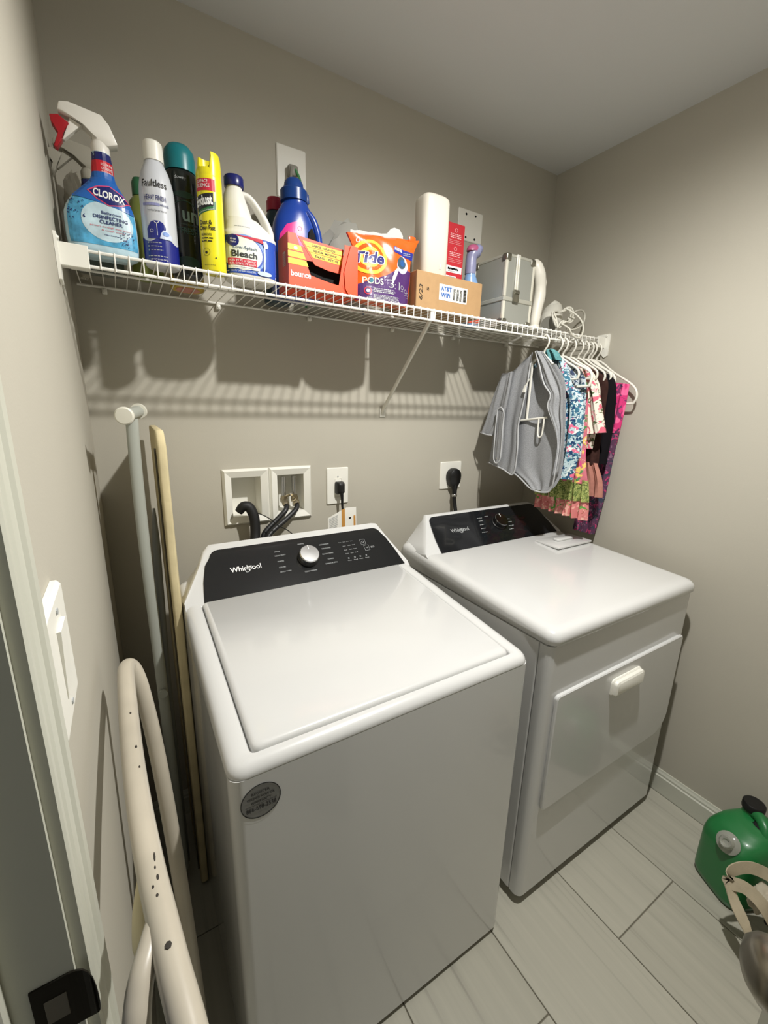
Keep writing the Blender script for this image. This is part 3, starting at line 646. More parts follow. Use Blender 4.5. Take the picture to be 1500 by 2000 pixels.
p.poly([(.003, ZD+.050), (.026, ZD+.050), (.0265, ZD+.058), (.020, ZD+.066), (.010, ZD+.067), (.006, ZD+.060)], mat('iron icon', '#c8d0e6', .4), 4); p.disc(.015, ZD+.060, .006, mat('iron blue', '#6d8fd0', .4), 5, .004)
p.text('Faultless', .0, ZD+.154, .050, .014, INKK, 2, bold=.01); p.text('HEAVY FINISH', .0, ZD+.127, .042, .010, mat('ink indigo', '#262a6c', .4), 2, bold=.01)
p.rect(-.026, .008, ZD+.112, ZD+.117, mat('ink lilac', '#8d90bd', .4), 2); p.text('WRINKLES', .017, ZD+.1145, .017, .004, INKN, 2, bold=.02); p.text('Ironing Spray Starch', .002, ZD+.103, .036, .0045, INKK, 2)
for z in (ZD+.042, ZD+.035, ZD+.028): p.disc(-.021, z, .0018, INKG, 2, n=8); p.lines(-.016, .008, (z,), .0014, INKG, 2)
p.lines(-.024, .018, (ZD+.016,), .0016, INKG, 2); p.text('NET WT 20 OZ (567g)', -.002, ZD+.009, .034, .004, INKW, 2)
B.arc = -.22
p.build(B.surf, 'printed_label', t)
# ---- black scent booster bottle with teal cap
cx, cy = .249, -.205
t = bottle_thing('scent_booster_bottle', 'black laundry scent bottle with teal domed cap, behind the yellow can', 'bottle', cx, cy)
BK = mat('bottle black green', '#0b1412', .25, coat=.3); TEAL = mat('teal cap', '#11757d', .35)
R = .0335
B = Bottle(cx, cy, [(ZD, R-.004, R-.004, 2.4, 0), (ZD+.005, R, R, 2.4, 0), (ZD+.06, R*.97, R*.97, 2.4, 0), (ZD+.13, R*.97, R*.97, 2.4, 0), (ZD+.185, R*.99, R*.99, 2.3, 0), (ZD+.214, R, R, 2.2, 0), (ZD+.220, R*.9, R*.9, 2.2, 0)])
b = NB(); B.mesh(b, 36); fin(b, 'bottle_body', BK, t, 60)
b = NB(); lathe(b, [(0, ZD+.220), (R*.97, ZD+.220), (R*.98, ZD+.248), (R*.92, ZD+.262), (R*.70, ZD+.272), (R*.3, ZD+.2765), (0, ZD+.277)], (cx, cy, 0), 32); fin(b, 'cap', TEAL, t, 45)
p = Print(); p.text('un', .010, ZD+.125, .034, .022, mat('ink sage', '#7f9490', .4), 2, bold=.02); p.text('stopables', .006, ZD+.108, .036, .006, mat('ink dark sage', '#4b5c58', .4), 2); p.text('FRESH', .006, ZD+.095, .038, .013, mat('ink deep sage', '#2f4a45', .4), 2, bold=.02)
p.text('downy', -.006, ZD+.200, .024, .008, INKG, 2); p.ring(.0, ZD+.125, .030, .032, mat('ring sage', '#22423a', .4), 1, 24, 30, 330); p.disc(.0, ZD+.168, .022, mat('leaf dark', '#1c3a30', .4), 1, .007)
p.disc(.0, ZD+.03, .026, mat('leaf dark', '#1c3a30', .4), 1, .012)
p.build(B.surf, 'printed_label', t)
# ---- yellow dusting spray
cx, cy = .2945, -.2905
t = bottle_thing('dusting_spray_can', 'slim bright yellow dusting spray can with notched cap', 'spray can', cx, cy)
YEL = mat('can yellow', '#e8dc20', .3, coat=.3); R = .0265
B = Bottle(cx, cy, [(ZD, R-.002, R-.002, 2, 0), (ZD+.003, R, R, 2, 0), (ZD+.10, R, R, 2, 0), (ZD+.186, R, R, 2, 0), (ZD+.190, R*.98, R*.98, 2, 0)], sub=3)
b = NB(); B.mesh(b, 36); fin(b, 'can', YEL, t, 60)
b = NB(); hs = 64; rings = []
def capz(a):  # taller at the back right, notch on the left front
    c = math.cos(a-math.radians(205)); return .046 if c < .35 else .046-.030*min(1, (c-.35)/.12)
for rr, zf in ((R*.98, 0), (R*1.0, .35), (R*.97, .8), (R*.90, 1.0), (R*.78, 1.0), (R*.74, .55)):
    rings.append([(cx+rr*math.cos(2*PI*j/hs), cy+rr*math.sin(2*PI*j/hs), ZD+.188+capz(2*PI*j/hs)*zf) for j in range(hs)])
loft(b, rings); fin(b, 'cap', YEL, t, 45)
p = Print(); p.rect(-.0258, .019, ZD+.158, ZD+.181, INKR, 1); p.text('SURFACE', -.009, ZD+.1755, .026, .006, INKW, 2, bold=.01); p.text('SCIENCE', -.007, ZD+.1675, .030, .0068, INKW, 2, bold=.01)
GRN = mat('ink green', '#2d6a3a', .4)
p.poly([(-.0255, ZD+.110), (.018, ZD+.124), (.019, ZD+.140), (-.0255, ZD+.126)], GRN, 1); p.poly([(-.0255, ZD+.119), (.013, ZD+.130), (.014, ZD+.155), (-.0255, ZD+.148)], INKK, 2)
p.text('Endust', -.0085, ZD+.139, .040, .020, INKW, 3, bold=.04, rot=.12); p.text('Multi-Surface Dusting & Cleaning Spray', -.004, ZD+.1195, .038, .003, INKW, 2, rot=.25)
p.text('Dust &', -.006, ZD+.097, .028, .009, INKK, 2, bold=.02); p.text('Clean Fast', -.004, ZD+.0865, .036, .009, INKK, 2, bold=.02)
p.text('REMOVES', -.006, ZD+.073, .024, .0042, INKK, 2, bold=.02); p.lines(-.018, .012, (ZD+.066, ZD+.060), .0022, INKK, 2)
p.ring(-.008, ZD+.038, .0075, .0081, INKK, 2, 20); p.disc(-.008, ZD+.037, .003, INKK, 2, n=8); p.disc(.012, ZD+.027, .0018, INKK, 2, n=6); p.lines(-.014, .014, (ZD+.012,), .0008, INKK, 2)
B.arc = -.45
p.build(B.surf, 'printed_label', t)
# ---- bleach jug
cx, cy = .386, -.250
t = bottle_thing('bleach_jug', 'white bleach jug with navy cap, looped handle and blue label', 'jug', cx, cy)
WJ = mat('jug white', '#dcdad2', .35)
b = NB()
B = Bottle(cx, cy, [(ZD, .050, .034, 3, 0), (ZD+.006, .059, .041, 3.2, 0), (ZD+.03, .062, .044, 3, 0), (ZD+.08, .062, .044, 3, 0), (ZD+.098, .064, .045, 3, 0), (ZD+.106, .059, .044, 2.8, -.002), (ZD+.118, .052, .042, 2.6, -.007), (ZD+.133, .042, .038, 2.3, -.016)])
B.mesh(b, 36)
# neck column on the left, looping handle on the right
B2 = Bottle(cx, cy, [(ZD+.118, .040, .037, 2.3, -.020), (ZD+.135, .036, .034, 2.1, -.024), (ZD+.165, .030, .029, 2, -.028), (ZD+.185, .024, .023, 2, -.029), (ZD+.204, .0175, .0175, 2, -.028)])
B2.mesh(b, 28)
tube(b, [(cx-.020, cy, ZD+.190), (cx+.004, cy, ZD+.189), (cx+.029, cy, ZD+.164), (cx+.045, cy, ZD+.138), (cx+.052, cy, ZD+.117), (cx+.050, cy, ZD+.10)], [.010, .0105, .011, .0125, .014, .015], 14, 5, sq=(1.25, .8))
fin(b, 'jug_body', WJ, t, 60)
b = NB(); lathe(b, [(0, ZD+.203), (.0215, ZD+.203), (.0222, ZD+.206), (.0222, ZD+.222), (.020, ZD+.225), (0, ZD+.225)], (cx-.028, cy, 0), 36); fin(b, 'cap', NAVY, t, 40)
BL2 = mat('label cobalt', '#2a4fb0', .35); LPALE = mat('label cream', '#dfe4d6', .4)
p = Print(); wrap(p, B, BL2, ZD+.012, ZD+.092, 1, .985); p.disc(-.020, ZD+.055, .050, mat('label sky', '#7fa0dc', .4), 2, .040); p.disc(-.023, ZD+.054, .047, BL2, 3, .037); p.disc(-.024, ZD+.055, .044, LPALE, 4, .036)
p.poly([(-.05, ZD+.0915), (.02, ZD+.0915), (.026, ZD+.082), (.012, ZD+.084), (-.02, ZD+.088)], INKR, 5)
p.disc(-.046, ZD+.080, .0125, NAVY, 5); p.text('Great', -.046, ZD+.083, .012, .004, INKW, 6); p.text('Value', -.046, ZD+.077, .012, .004, INKW, 6)
p.text('Low-Splash', -.020, ZD+.066, .054, .0085, mat('ink steel', '#2f4a6e', .4), 6, bold=.005); p.text('Bleach', -.022, ZD+.053, .058, .0135, INKK, 6, bold=.02)
p.rect(-.058, .006, ZD+.0285, ZD+.043, INKR, 5); p.text('Kills 99.9% of Germs*', -.026, ZD+.0388, .058, .0048, INKW, 6); p.text('Kills COVID-19 Virus**', -.026, ZD+.032, .058, .0048, INKW, 6)
p.rect(-.058, .013, ZD+.0215, ZD+.0275, INKW, 5); p.text('for Whiter & Brighter Laundry*', -.028, ZD+.0245, .054, .003, INKK, 6); p.text('81 FL OZ (2.53 QT) 2.39 L', -.024, ZD+.016, .056, .004, INKW, 6)
POUR = mat('label pour', '#c4d3e4', .4); p.poly([(.022, ZD+.088), (.030, ZD+.090), (.036, ZD+.080), (.033, ZD+.074), (.028, ZD+.074), (.0265, ZD+.03), (.025, ZD+.022), (.027, ZD+.014), (.0235, ZD+.014), (.022, ZD+.03), (.025, ZD+.074)], POUR, 5); p.disc(.025, ZD+.018, .018, POUR, 5, .005)
p.lines(-.040, -.004, (ZD+.112,), .0012, INKG, 1)
p.build(B.surf, 'printed_label', t)
# ---- blue detergent jug behind the orange box
cx, cy = .543, -.154
t = bottle_thing('detergent_jug', 'glossy blue detergent jug with stepped blue cap, behind the orange box', 'jug', cx, cy)
BJ = mat('jug blue', '#123f9e', .25, coat=.4); BC = mat('cap blue', '#123d84', .3)
B = Bottle(cx, cy, [(ZD, .060, .036, 3, 0), (ZD+.008, .068, .042, 3, 0), (ZD+.10, .068, .043, 2.8, 0), (ZD+.15, .068, .043, 2.6, 0), (ZD+.19, .062, .041, 2.3, 0), (ZD+.215, .052, .038, 2.1, 0), (ZD+.235, .040, .033, 2, .0), (ZD+.248, .032, .032, 2, 0)])
b = NB(); B.mesh(b, 36)
fin(b, 'jug_body', BJ, t, 60)
b = NB(); tube(b, [(cx+.022, cy-.030, ZD+.222), (cx+.040, cy-.032, ZD+.200), (cx+.052, cy-.032, ZD+.168), (cx+.057, cy-.032, ZD+.13)], [.008, .010, .011, .011], 12, 5); fin(b, 'handle', BJ, t, 60)
b = NB(); prism(b, [(cx+.016, ZD+.13), (cx+.022, ZD+.170), (cx+.030, ZD+.180), (cx+.040, ZD+.160), (cx+.045, ZD+.13)], cy-.0465, cy-.040, 'y', bev=.001); fin(b, 'handle_shade', DARK, t, 30)  # solid black piece, shade of the handle opening put into colour
b = NB(); lathe(b, [(0, ZD+.246), (.0365, ZD+.246), (.0365, ZD+.272), (.033, ZD+.276), (.0275, ZD+.277), (.025, ZD+.292), (.019, ZD+.300), (0, ZD+.301)], (cx-.003, cy, 0), 36)
prism(b, [(cx+.030, ZD+.25), (cx+.040, ZD+.252), (cx+.038, ZD+.274), (cx+.030, ZD+.276)], cy-.006, cy+.006, 'y', bev=.001); fin(b, 'cap', BC, t, 35)
p = Print(); PK = mat('label hot pink', '#e23490', .35); p.poly([(-.060, ZD+.12), (-.056, ZD+.152), (-.038, ZD+.178), (-.012, ZD+.188), (.004, ZD+.184), (.009, ZD+.170), (.010, ZD+.12)], PK, 1); p.ring(-.004, ZD+.172, .005, .0058, INKK, 2, 14); p.text('he', -.004, ZD+.172, .006, .004, INKW, 2)
p.build(B.surf, 'printed_label', t)
# ---- red capped bottle behind
cx, cy = .512, -.072
t = bottle_thing('fabric_softener_bottle', 'dark bottle with crimson cap half hidden behind the blue jug', 'bottle', cx, cy)
b = NB(); B = Bottle(cx, cy, [(ZD, .034, .030, 2.6, 0), (ZD+.006, .038, .034, 2.6, 0), (ZD+.17, .038, .034, 2.6, 0), (ZD+.21, .034, .031, 2.3, 0), (ZD+.235, .024, .024, 2, 0), (ZD+.246, .021, .021, 2, 0)]); B.mesh(b, 28); fin(b, 'bottle_body', mat('bottle dark teal', '#15323f', .35), t, 60)
b = NB(); lathe(b, [(0, ZD+.244), (.0235, ZD+.244), (.0235, ZD+.268), (.0205, ZD+.270), (.0205, ZD+.277), (0, ZD+.278)], (cx, cy, 0)); fin(b, 'cap', mat('cap crimson', '#a51d3a', .4), t, 40)
# ---- orange dryer sheet box with torn front
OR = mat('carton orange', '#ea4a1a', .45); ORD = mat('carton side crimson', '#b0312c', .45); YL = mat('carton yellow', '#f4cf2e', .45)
x0, x1, y0, y1, z0, z1 = .474, .668, -.284, -.206, ZD, ZD+.127
t = thing('dryer_sheet_box', 'orange cardboard dryer sheet box with a torn open front and yellow stripes', 'box', ((x0+x1)/2, (y0+y1)/2, ZD))
b = NB(); th = .0012
# front panel with cut-out, built from pieces round the hole
hole = [(.024, .126), (.030, .108), (.055, .048), (.115, .034), (.139, .032), (.152, .095), (.157, .110)]
fr = [(0, 0), (.194, 0), (.194, .127), (.157, .127), (.157, .110), (.152, .095), (.140, .026), (.115, .028), (.060, .038), (.030, .104), (.022, .127), (0, .127)]
prism(b, [(x0+u, z0+v) for u, v in fr], y0, y0+th, 'y')
box(b, (x0, y1-th, z0), (x1, y1, z1)); box(b, (x0, y0, z0), (x1, y1, z0+th)); box(b, (x1-th, y0, z0), (x1, y1, z1))
fin(b, 'carton', OR, t, 0)
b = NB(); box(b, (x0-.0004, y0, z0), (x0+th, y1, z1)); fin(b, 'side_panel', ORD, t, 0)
b = NB(); box(b, (x0+.002, y0+.03, z0+.002), (x1-.002, y1-.002, z0+.08)); fin(b, 'hollow', DARK, t, 0)  # black block added in place of the shade inside the carton
b = NB(); prism(b, [(x0+.030, z0+.128), (x0+.068, z0+.080), (x0+.076, z0+.068), (x0+.115, z0+.060), (x0+.150, z0+.058), (x0+.160, z0+.118)], y0+.012, y0+.0135, 'y'); flap = fin(b, 'torn_flap', OR, t, 0)
p = Print(); fp = flat((x0, y0+.012, z0), (1, 0, 0), (0, 0, 1))
for k, (za, xl) in enumerate(((.119, .044), (.107, .053), (.095, .063))):
    p.poly([(xl, za), (.157-k*.002, za-.006), (.155-k*.002, za-.016), (xl+.008, za-.011)], YL, 1)
for s_, z, x in (('LARGE · GRANDE', .1105, .102), ('MEDIUM · MOYENNE', .0985, .106), ('SMALL · PETITE', .0865, .110)): p.text(s_, x, z, .066, .0052, INKK, 2, bold=.02, rot=-.05)
p.build(fp, 'lettering', flap, cut=0)
p = Print(); fp = flat((x0, y0, z0), (1, 0, 0), (0, 0, 1))
for k, za in enumerate((.102, .086, .070)): p.poly([(.0, za), (.034+k*.007, za-.001), (.040+k*.007, za-.014), (.0, za-.013)], YL, 1)
p.text('bounce', .033, .036, .054, .014, INKW, 2, bold=.03); p.disc(.020, .094, .005, INKW, 2, .004)
p.poly([(.150, .028), (.1507, .028), (.163, .002), (.1622, .002)], ORD, 2)
p.build(fp, 'printed_stripes', t, cut=0)
b = NB(); prism(b, [(x1-.036, z0+.020), (x1-.022, z0), (x1+.001, z0), (x1+.001, z0+.127), (x1-.020, z0+.128), (x1-.040, z0+.060)], y0-.004, y0-.0028, 'y'); fin(b, 'side_flap', OR, t, 0)
p = Print(); fp = flat((x0-.0006, y1, z0), (0, -1, 0), (0, 0, 1)); p.rect(.040, .062, .055, .088, mat('ink faded grey', '#9b8f86', .5), 1); p.lines(.043, .06, [.058+.004*k for k in range(7)], .002, ORD, 2); p.ring(.04, .025, .009, .0105, mat('ink faded rose', '#b0605a', .5), 1, 18)
p.build(fp, 'barcode', t, cut=0)
# ---- pouch of detergent pods
TO = mat('pouch orange', '#ee5d17', .3, coat=.4); PUR = mat('pouch purple', '#4a2a63', .3, coat=.4); TNAVY = mat('ink deep navy', '#241f6d', .35)
px, py = .761, -.262
t = thing('detergent_pouch', 'standing orange and purple detergent pod pouch with a torn clear top', 'pouch', (px, py, ZD))
def PW(q): return .088+.004*min(1, q/.2)+.026*max(0, q-.74)/.26
class Pouch:
    def surf(s, u, v, e):
        # local u across, v up
        q = min(1, max(0, v/.178)); w = PW(q); k = max(-1, min(1, u/w))
        d = .030*(1-q)**.55*(1-abs(k)**3.2)+.004+.0035*math.sin(u*85+v*40)*math.sin(v*50+1)*(.4+q)
        y = py-d-e; x = px+.004*(v/.18)+u; z = ZD+v+u*.10*q
        return Vector((x, y, z))
    def back(s, u, v):
        f = s.surf(u, v, 0); return Vector((f.x, py+(py-f.y)*.8, f.z))
PO = Pouch(); b = NB(); NU, NV = 26, 22; rings = []
for j in range(NV+1):
    v = .0005+.1775*j/NV; q = v/.178; w = PW(q)
    fr = [PO.surf(-w+2*w*i/NU, v, 0) for i in range(NU+1)]; bk = [PO.back(w-2*w*i/NU, v) for i in range(NU+1)]
    rings.append(fr+bk)
loft(b, rings); fin(b, 'pouch_body', TO, t, 60)
p = Print()
p.poly([(-.090, .002), (.084, .002), (.084, .03), (.092, .095), (.070, .098), (.03, .092), (.0, .075), (-.096, .04)], PUR, 1)
cx_, cz_ = -.052, .117
p.ring(cx_, cz_, .043, .053, INKY, 3, 40, ky=.86); p.disc(cx_, cz_, .043, TO, 2, .037, n=40); p.ring(cx_, cz_, .020, .031, INKY, 3, 36, ky=.86)
for dx, dz, m, ly in ((0, 0, INKW, 4), (.0, .0, TNAVY, 5)): p.text('Tide', cx_-.002+dx, cz_-.001+dz, .094 if ly == 4 else .089, .034 if ly == 4 else .030, m, ly, bold=.07 if ly == 4 else .03, shear=.15)
p.poly([(.022, .150), (.026, .154), (.096, .143), (.096, .125), (.026, .137), (.022, .141)], mat('ink indigo blue', '#28308c', .35), 2); p.text('100%', .041, .146, .030, .009, INKW, 3, bold=.02, rot=-.12); p.lines(.060, .092, (.140,), .0018, INKG, 3); p.lines(.060, .092, (.1355,), .0014, INKG, 3)
p.disc(.056, .108, .021, mat('pod pale', '#c9c4dc', .35), 2, .023); p.disc(.052, .113, .016, mat('pod slate', '#3d5260', .35), 3, .016); p.disc(.054, .112, .009, mat('pod blue', '#29568f', .35), 4); p.ring(.056, .106, .014, .018, INKW, 4, 20, -80, 60)
p.poly([(.040, .100), (.044, .098), (.020, .058), (.014, .045), (.016, .070), (.026, .090)], INKW, 5)
p.text('PODS', -.043, .055, .062, .018, mat('ink cream', '#d9d7c2', .4), 3, bold=.02); p.disc(-.0505, .055, .006, mat('ink teal dot', '#2a6f80', .4), 4); p.text('3', .014, .053, .018, .022, INKG, 3, bold=-.01); p.text(':1', .034, .050, .018, .020, INKG, 3, bold=-.01)
for x, z in ((.053, .048), (.068, .040), (.080, .034)): p.ring(x, z, .0048, .0058, INKG, 3, 14); p.lines(x-.005, x+.005, (z-.010,), .001, INKG, 3)
p.ring(-.060, .027, .0082, .0105, INKR, 3, 20); p.disc(-.060, .027, .0045, INKW, 3, n=8)
p.lines(-.044, .03, (.035, .0305, .0265), .0022, INKG, 3); p.lines(-.044, .044, (.018, .0145, .011, .0075), .0018, INKG, 3); p.text('60', -.057, .009, .010, .007, INKG, 3)
p.text('Child Guard Pack', -.064, .160, .034, .005, INKW, 2); p.ring(-.086, .160, .004, .006, INKW, 2, 16)
p.lines(.0, .07, (.0035,), .0012, INKG, 3)
p.build(PO.surf, 'printed_label', t, cut=.008, eps=.0004)
CLEAR = mat('clear film', '#e9ebe8', .15, alpha=.45)
b = NB(); rings = []
for k in range(13):
    u = -.104+.17*k/12; zt = .178+u*.10+(.004 if k < 8 else .004+.020*math.sin((k-8)/4*PI)); rings.append([Vector((px+u, py-.004, ZD+.170+u*.1)), Vector((px+u+.001, py-.002+.004*math.sin(k*2.1), ZD+zt+.004)), Vector((px+u, py+.003, ZD+.170+u*.1))])
loft(b, rings); fin(b, 'torn_film', CLEAR, t, 40)
b = NB(); box(b, (px+.086, py-.006, ZD+.180), (px+.110, py-.001, ZD+.197), .003); fin(b, 'zip_slider', TO, t)
# ---- crumpled bag behind it
def crumple(name, label, c, sx, sy, sz, m, seed=1, k=.35):
    random.seed(seed); b = NB(); bmesh.ops.create_icosphere(b, subdivisions=3, radius=1)
    ph = [(Vector((random.uniform(-1, 1), random.uniform(-1, 1), random.uniform(-1, 1))).normalized(), random.uniform(3, 9), random.uniform(0, 6)) for _ in range(9)]
    for v in b.verts:
        n = v.co.normalized(); d = 1+k*sum(abs(math.sin(f*n.dot(a)+o))-.6 for a, f, o in ph)/4
        v.co = Vector((c[0]+n.x*sx*d, c[1]+n.y*sy*d, max(c[2]+n.z*sz*d, ZD+.0005)))
    o = fin(b, name, m, None, 20); tag(o, label, 'bag'); return o
crumple('crumpled_plastic_bag', 'crumpled grey clear plastic bag behind the orange pouch', (.715, -.13, ZD+.12), .085, .045, .12, mat('grey clear plastic', '#a3a29a', .2, alpha=.75), 3)
# ---- cardboard box
KR = mat('kraft cardboard', '#a5835a', .75, var=(60, .05), bump=(150, .1, .0004))
x0, x1, y0, y1, z1 = .864, 1.124, -.291, -.140, ZD+.106
t = thing('cardboard_box', 'brown cardboard box with white barcode label at the shelf front', 'box', ((x0+x1)/2, (y0+y1)/2, ZD))
b = NB(); box(b, (x0, y0, ZD), (x1, y1, z1), .0015, 1); fin(b, 'carton', KR, t, 0)
b = NB(); box(b, (x0+.085, y0-.0006, ZD+.036), (x0+.197, y0-.0001, ZD+.081), 0); lab = fin(b, 'label_sticker', mat('sticker white', '#e9e7e0', .5), t, 0)
p = Print(); fp = flat((x0, y0-.0006, ZD), (1, 0, 0), (0, 0, 1)); p.text('AT&T', .112, .069, .042, .013, mat('ink blue', '#2a5fa8', .5), 2, bold=.03); p.text('WiFi', .110, .051, .036, .013, mat('ink blue', '#2a5fa8', .5), 2, bold=.03)
for xx in (.140, .154, .166): p.lines(xx, xx+.009, [.042+.0022*k for k in range(15)], .0012, INKK, 2, rag=.05)
for k in range(14): p.rect(.181, .193, .041+.0026*k, .0422+.0026*k+random.random()*.0008, INKK, 2)
p.build(fp, 'lettering', lab, cut=0)
p = Print(); fp = flat((x0, y0, ZD), (1, 0, 0), (0, 0, 1)); p.text('6/23', .016, .048, .042, .012, INKK, 2, rot=PI/2, shear=.2); p.text('5', .042, .060, .008, .008, INKK, 2, rot=PI/2); p.build(fp, 'handwriting', t, cut=0)
# ---- white router standing on the box
cx, cy, zb = .950, -.235, z1
t = thing('wifi_router', 'tall white rounded router standing on the cardboard box', 'router', (cx, cy, zb))
b = NB(); loft(b, [[(x, y, zb+z) for x, y in se(cx, cy, .049-i, .038-i, 3.6, 44)] for z, i in ((.0005, .003), (.004, 0), (.205, 0), (.214, .002), (.220, .008), (.222, .02))]); fin(b, 'housing', mat('router white', '#ddd6c8', .4), t, 50)
p = Print(); p.disc(.012, .030, .0022, mat('ink pale', '#f4f2ec', .5), 2, .005, n=12); p.lines(.006, .018, (.020,), .0008, INKG, 2)
p.build(lambda u, v, e: Vector((cx+u, cy-.038*(1-abs(u/.049)**3.6)**(1/3.6)-e, zb+v)), 'mark', t)
# ---- red box
x0, x1, y0, y1 = 1.039, 1.111, -.202, -.152; zb = z1
t = thing('red_carton', 'narrow upright red carton with white print, right of the router', 'box', ((x0+x1)/2, (y0+y1)/2, zb))
b = NB(); box(b, (x0, y0, zb+.0002), (x1, y1, zb+.190), .001, 1); fin(b, 'carton', mat('carton red', '#b92832', .45), t, 0)
p = Print(); fp = flat((x0, y0, zb), (1, 0, 0), (0, 0, 1)); PKW = mat('ink rose', '#e5b3b3', .5)
for z in (.170, .116):
    p.ring(.036, z, .005, .0062, PKW, 1, 16); p.lines(.012, .062, [z-.012-.005*k for k in range(3)], .0022, PKW, 1); p.lines(.008, .066, [z-.030-.005*k for k in range(3)], .0009, PKW, 1)
p.rect(.0, .067, .044, .064, INKW, 1); p.lines(.008, .055, (.057, .0555, .054), .0035, INKK, 2); p.lines(.006, .05, (.048,), .001, INKK, 2); p.rect(.0, .045, .010, .034, INKW, 1)
for k in range(16): p.rect(.004+.0024*k, .0052+.0024*k, .012, .032, INKK, 2)
p.disc(.055, .022, .006, INKW, 1); p.build(fp, 'printed_label', t, cut=0)
# ---- blue spray bottle with lavender head
cx, cy = 1.180, -.178
t = bottle_thing('fabric_spray_bottle', 'slim blue spray bottle with lavender pink head beside the cardboard box', 'spray bottle', cx, cy)
B = Bottle(cx, cy, [(ZD, .030, .024, 2.4, .002), (ZD+.005, .034, .027, 2.4, .002), (ZD+.03, .035, .028, 2.3, .002), (ZD+.09, .034, .027, 2.2, 0), (ZD+.13, .029, .025, 2, -.006), (ZD+.155, .021, .020, 2, -.011), (ZD+.166, .018, .018, 2, -.012)])
b = NB(); B.mesh(b, 30); fin(b, 'bottle_body', mat('bottle sky blue', '#7fa3cf', .25, coat=.3), t, 60)
p = Print(); wrap(p, B, mat('label coral', '#c8452f', .4), ZD+.006, ZD+.034, 1, .98); wrap(p, B, mat('label wine', '#7a2a34', .4), ZD+.036, ZD+.05, 1, .98); p.text('AIR', .004, ZD+.08, .035, .018, INKN, 2, bold=.02); p.build(B.surf, 'printed_label', t)
LAV = mat('head lavender', '#8d8fb0', .3); RSE = mat('head rose', '#b0577c', .35)
b = NB(); tube(b, [(cx-.013, cy, ZD+.166), (cx-.013, cy, ZD+.19), (cx-.013, cy, ZD+.215), (cx-.006, cy-.002, ZD+.232), (cx+.012, cy-.006, ZD+.243), (cx+.022, cy-.008, ZD+.240)], [.019, .0195, .0185, .021, .020, .011], 18, 5); fin(b, 'sprayer_head', LAV, t, 60)
b = NB(); loft(b, [[(cx-.006+x, cy-.004+y, ZD+.236+z) for x, y in se(0, 0, w, d, 2, 20)] for z, w, d in ((0, .030, .019), (.010, .029, .0185), (.018, .022, .014), (.022, .010, .007))]); fin(b, 'head_cover', RSE, t, 60)
# ---- aluminium case
x0, x1, y0, y1, z0, z1 = 1.243, 1.386, -.272, -.110, ZD, ZD+.226
t = thing('aluminium_case', 'silver aluminium beauty case with metal corners and latch strap', 'case', ((x0+x1)/2, (y0+y1)/2, ZD))
PAN = mat('case panel grey', '#9d9e96', .38, .25); ALU = mat('aluminium edge', '#dedbcc', .35, .25); ALD = mat('corner steel', '#8e8c80', .35, .9)
b = NB(); box(b, (x0+.002, y0+.002, z0+.002), (x1-.002, y1-.002, z1-.002), .002, 1); fin(b, 'shell', PAN, t, 20)
zm = z0+.085; ew = .011
for xx in (x0, x1-ew):
    for yy in (y0, y1-ew):
        for a, c in ((z0+.004, zm-.007), (zm+.007, z1-.004)):
            b = NB(); box(b, (xx, yy, a), (xx+ew, yy+ew, c), .003, 2); fin(b, 'edge_rail', ALU, t, 30)
for a, c in ((z0, z0+.010), (z1-.010, z1), (zm-.007, zm+.007)):
    b = NB(); o_ = .0005 if a != zm-.007 else -.001
    box(b, (x0+o_, y0+o_, a), (x1-o_, y1-o_, c), .002, 1); fin(b, 'frame_band', mat('band grey', '#b3b2a6', .35, .25), t, 30)
for xx in (x0, x1):
    for yy in (y0, y1):
        for zz in (z0, z1):
            b = NB(); sx_, sy_, sz_ = (1 if xx == x0 else -1), (1 if yy == y0 else -1), (1 if zz == z0 else -1)
            q = [xx-sx_*.0015, xx+sx_*.024, yy-sy_*.0015, yy+sy_*.024, zz-(sz_*.0015 if zz == z1 else 0), zz+sz_*.024]
            box(b, (min(q[0:2]), min(q[2:4]), min(q[4:6])), (max(q[0:2]), max(q[2:4]), max(q[4:6])), .006, 3); fin(b, 'corner_cap', ALD, t, 40)
b = NB(); box(b, (x0+.046, y0-.004, zm+.030), (x0+.054, y0+.001, z1+.001), .001, 1); box(b, (x0+.056, y0-.004, zm+.030), (x0+.062, y0+.001, z1+.001), .001, 1); fin(b, 'strap', ALU, t, 30)
b = NB(); box(b, (x0+.040, y0-.008, zm-.008), (x0+.068, y0-.001, zm+.032), .003, 2); tube(b, [(x0+.045, y0-.009, zm+.022), (x0+.063, y0-.009, zm+.022)], .004, 8); fin(b, 'latch', ALD, t, 30)
p = Print(); fp = flat((x0+.002, y1, z0), (0, -1, 0), (0, 0, 1)); p.build(fp, 'print', t, cut=0) if p.items else None
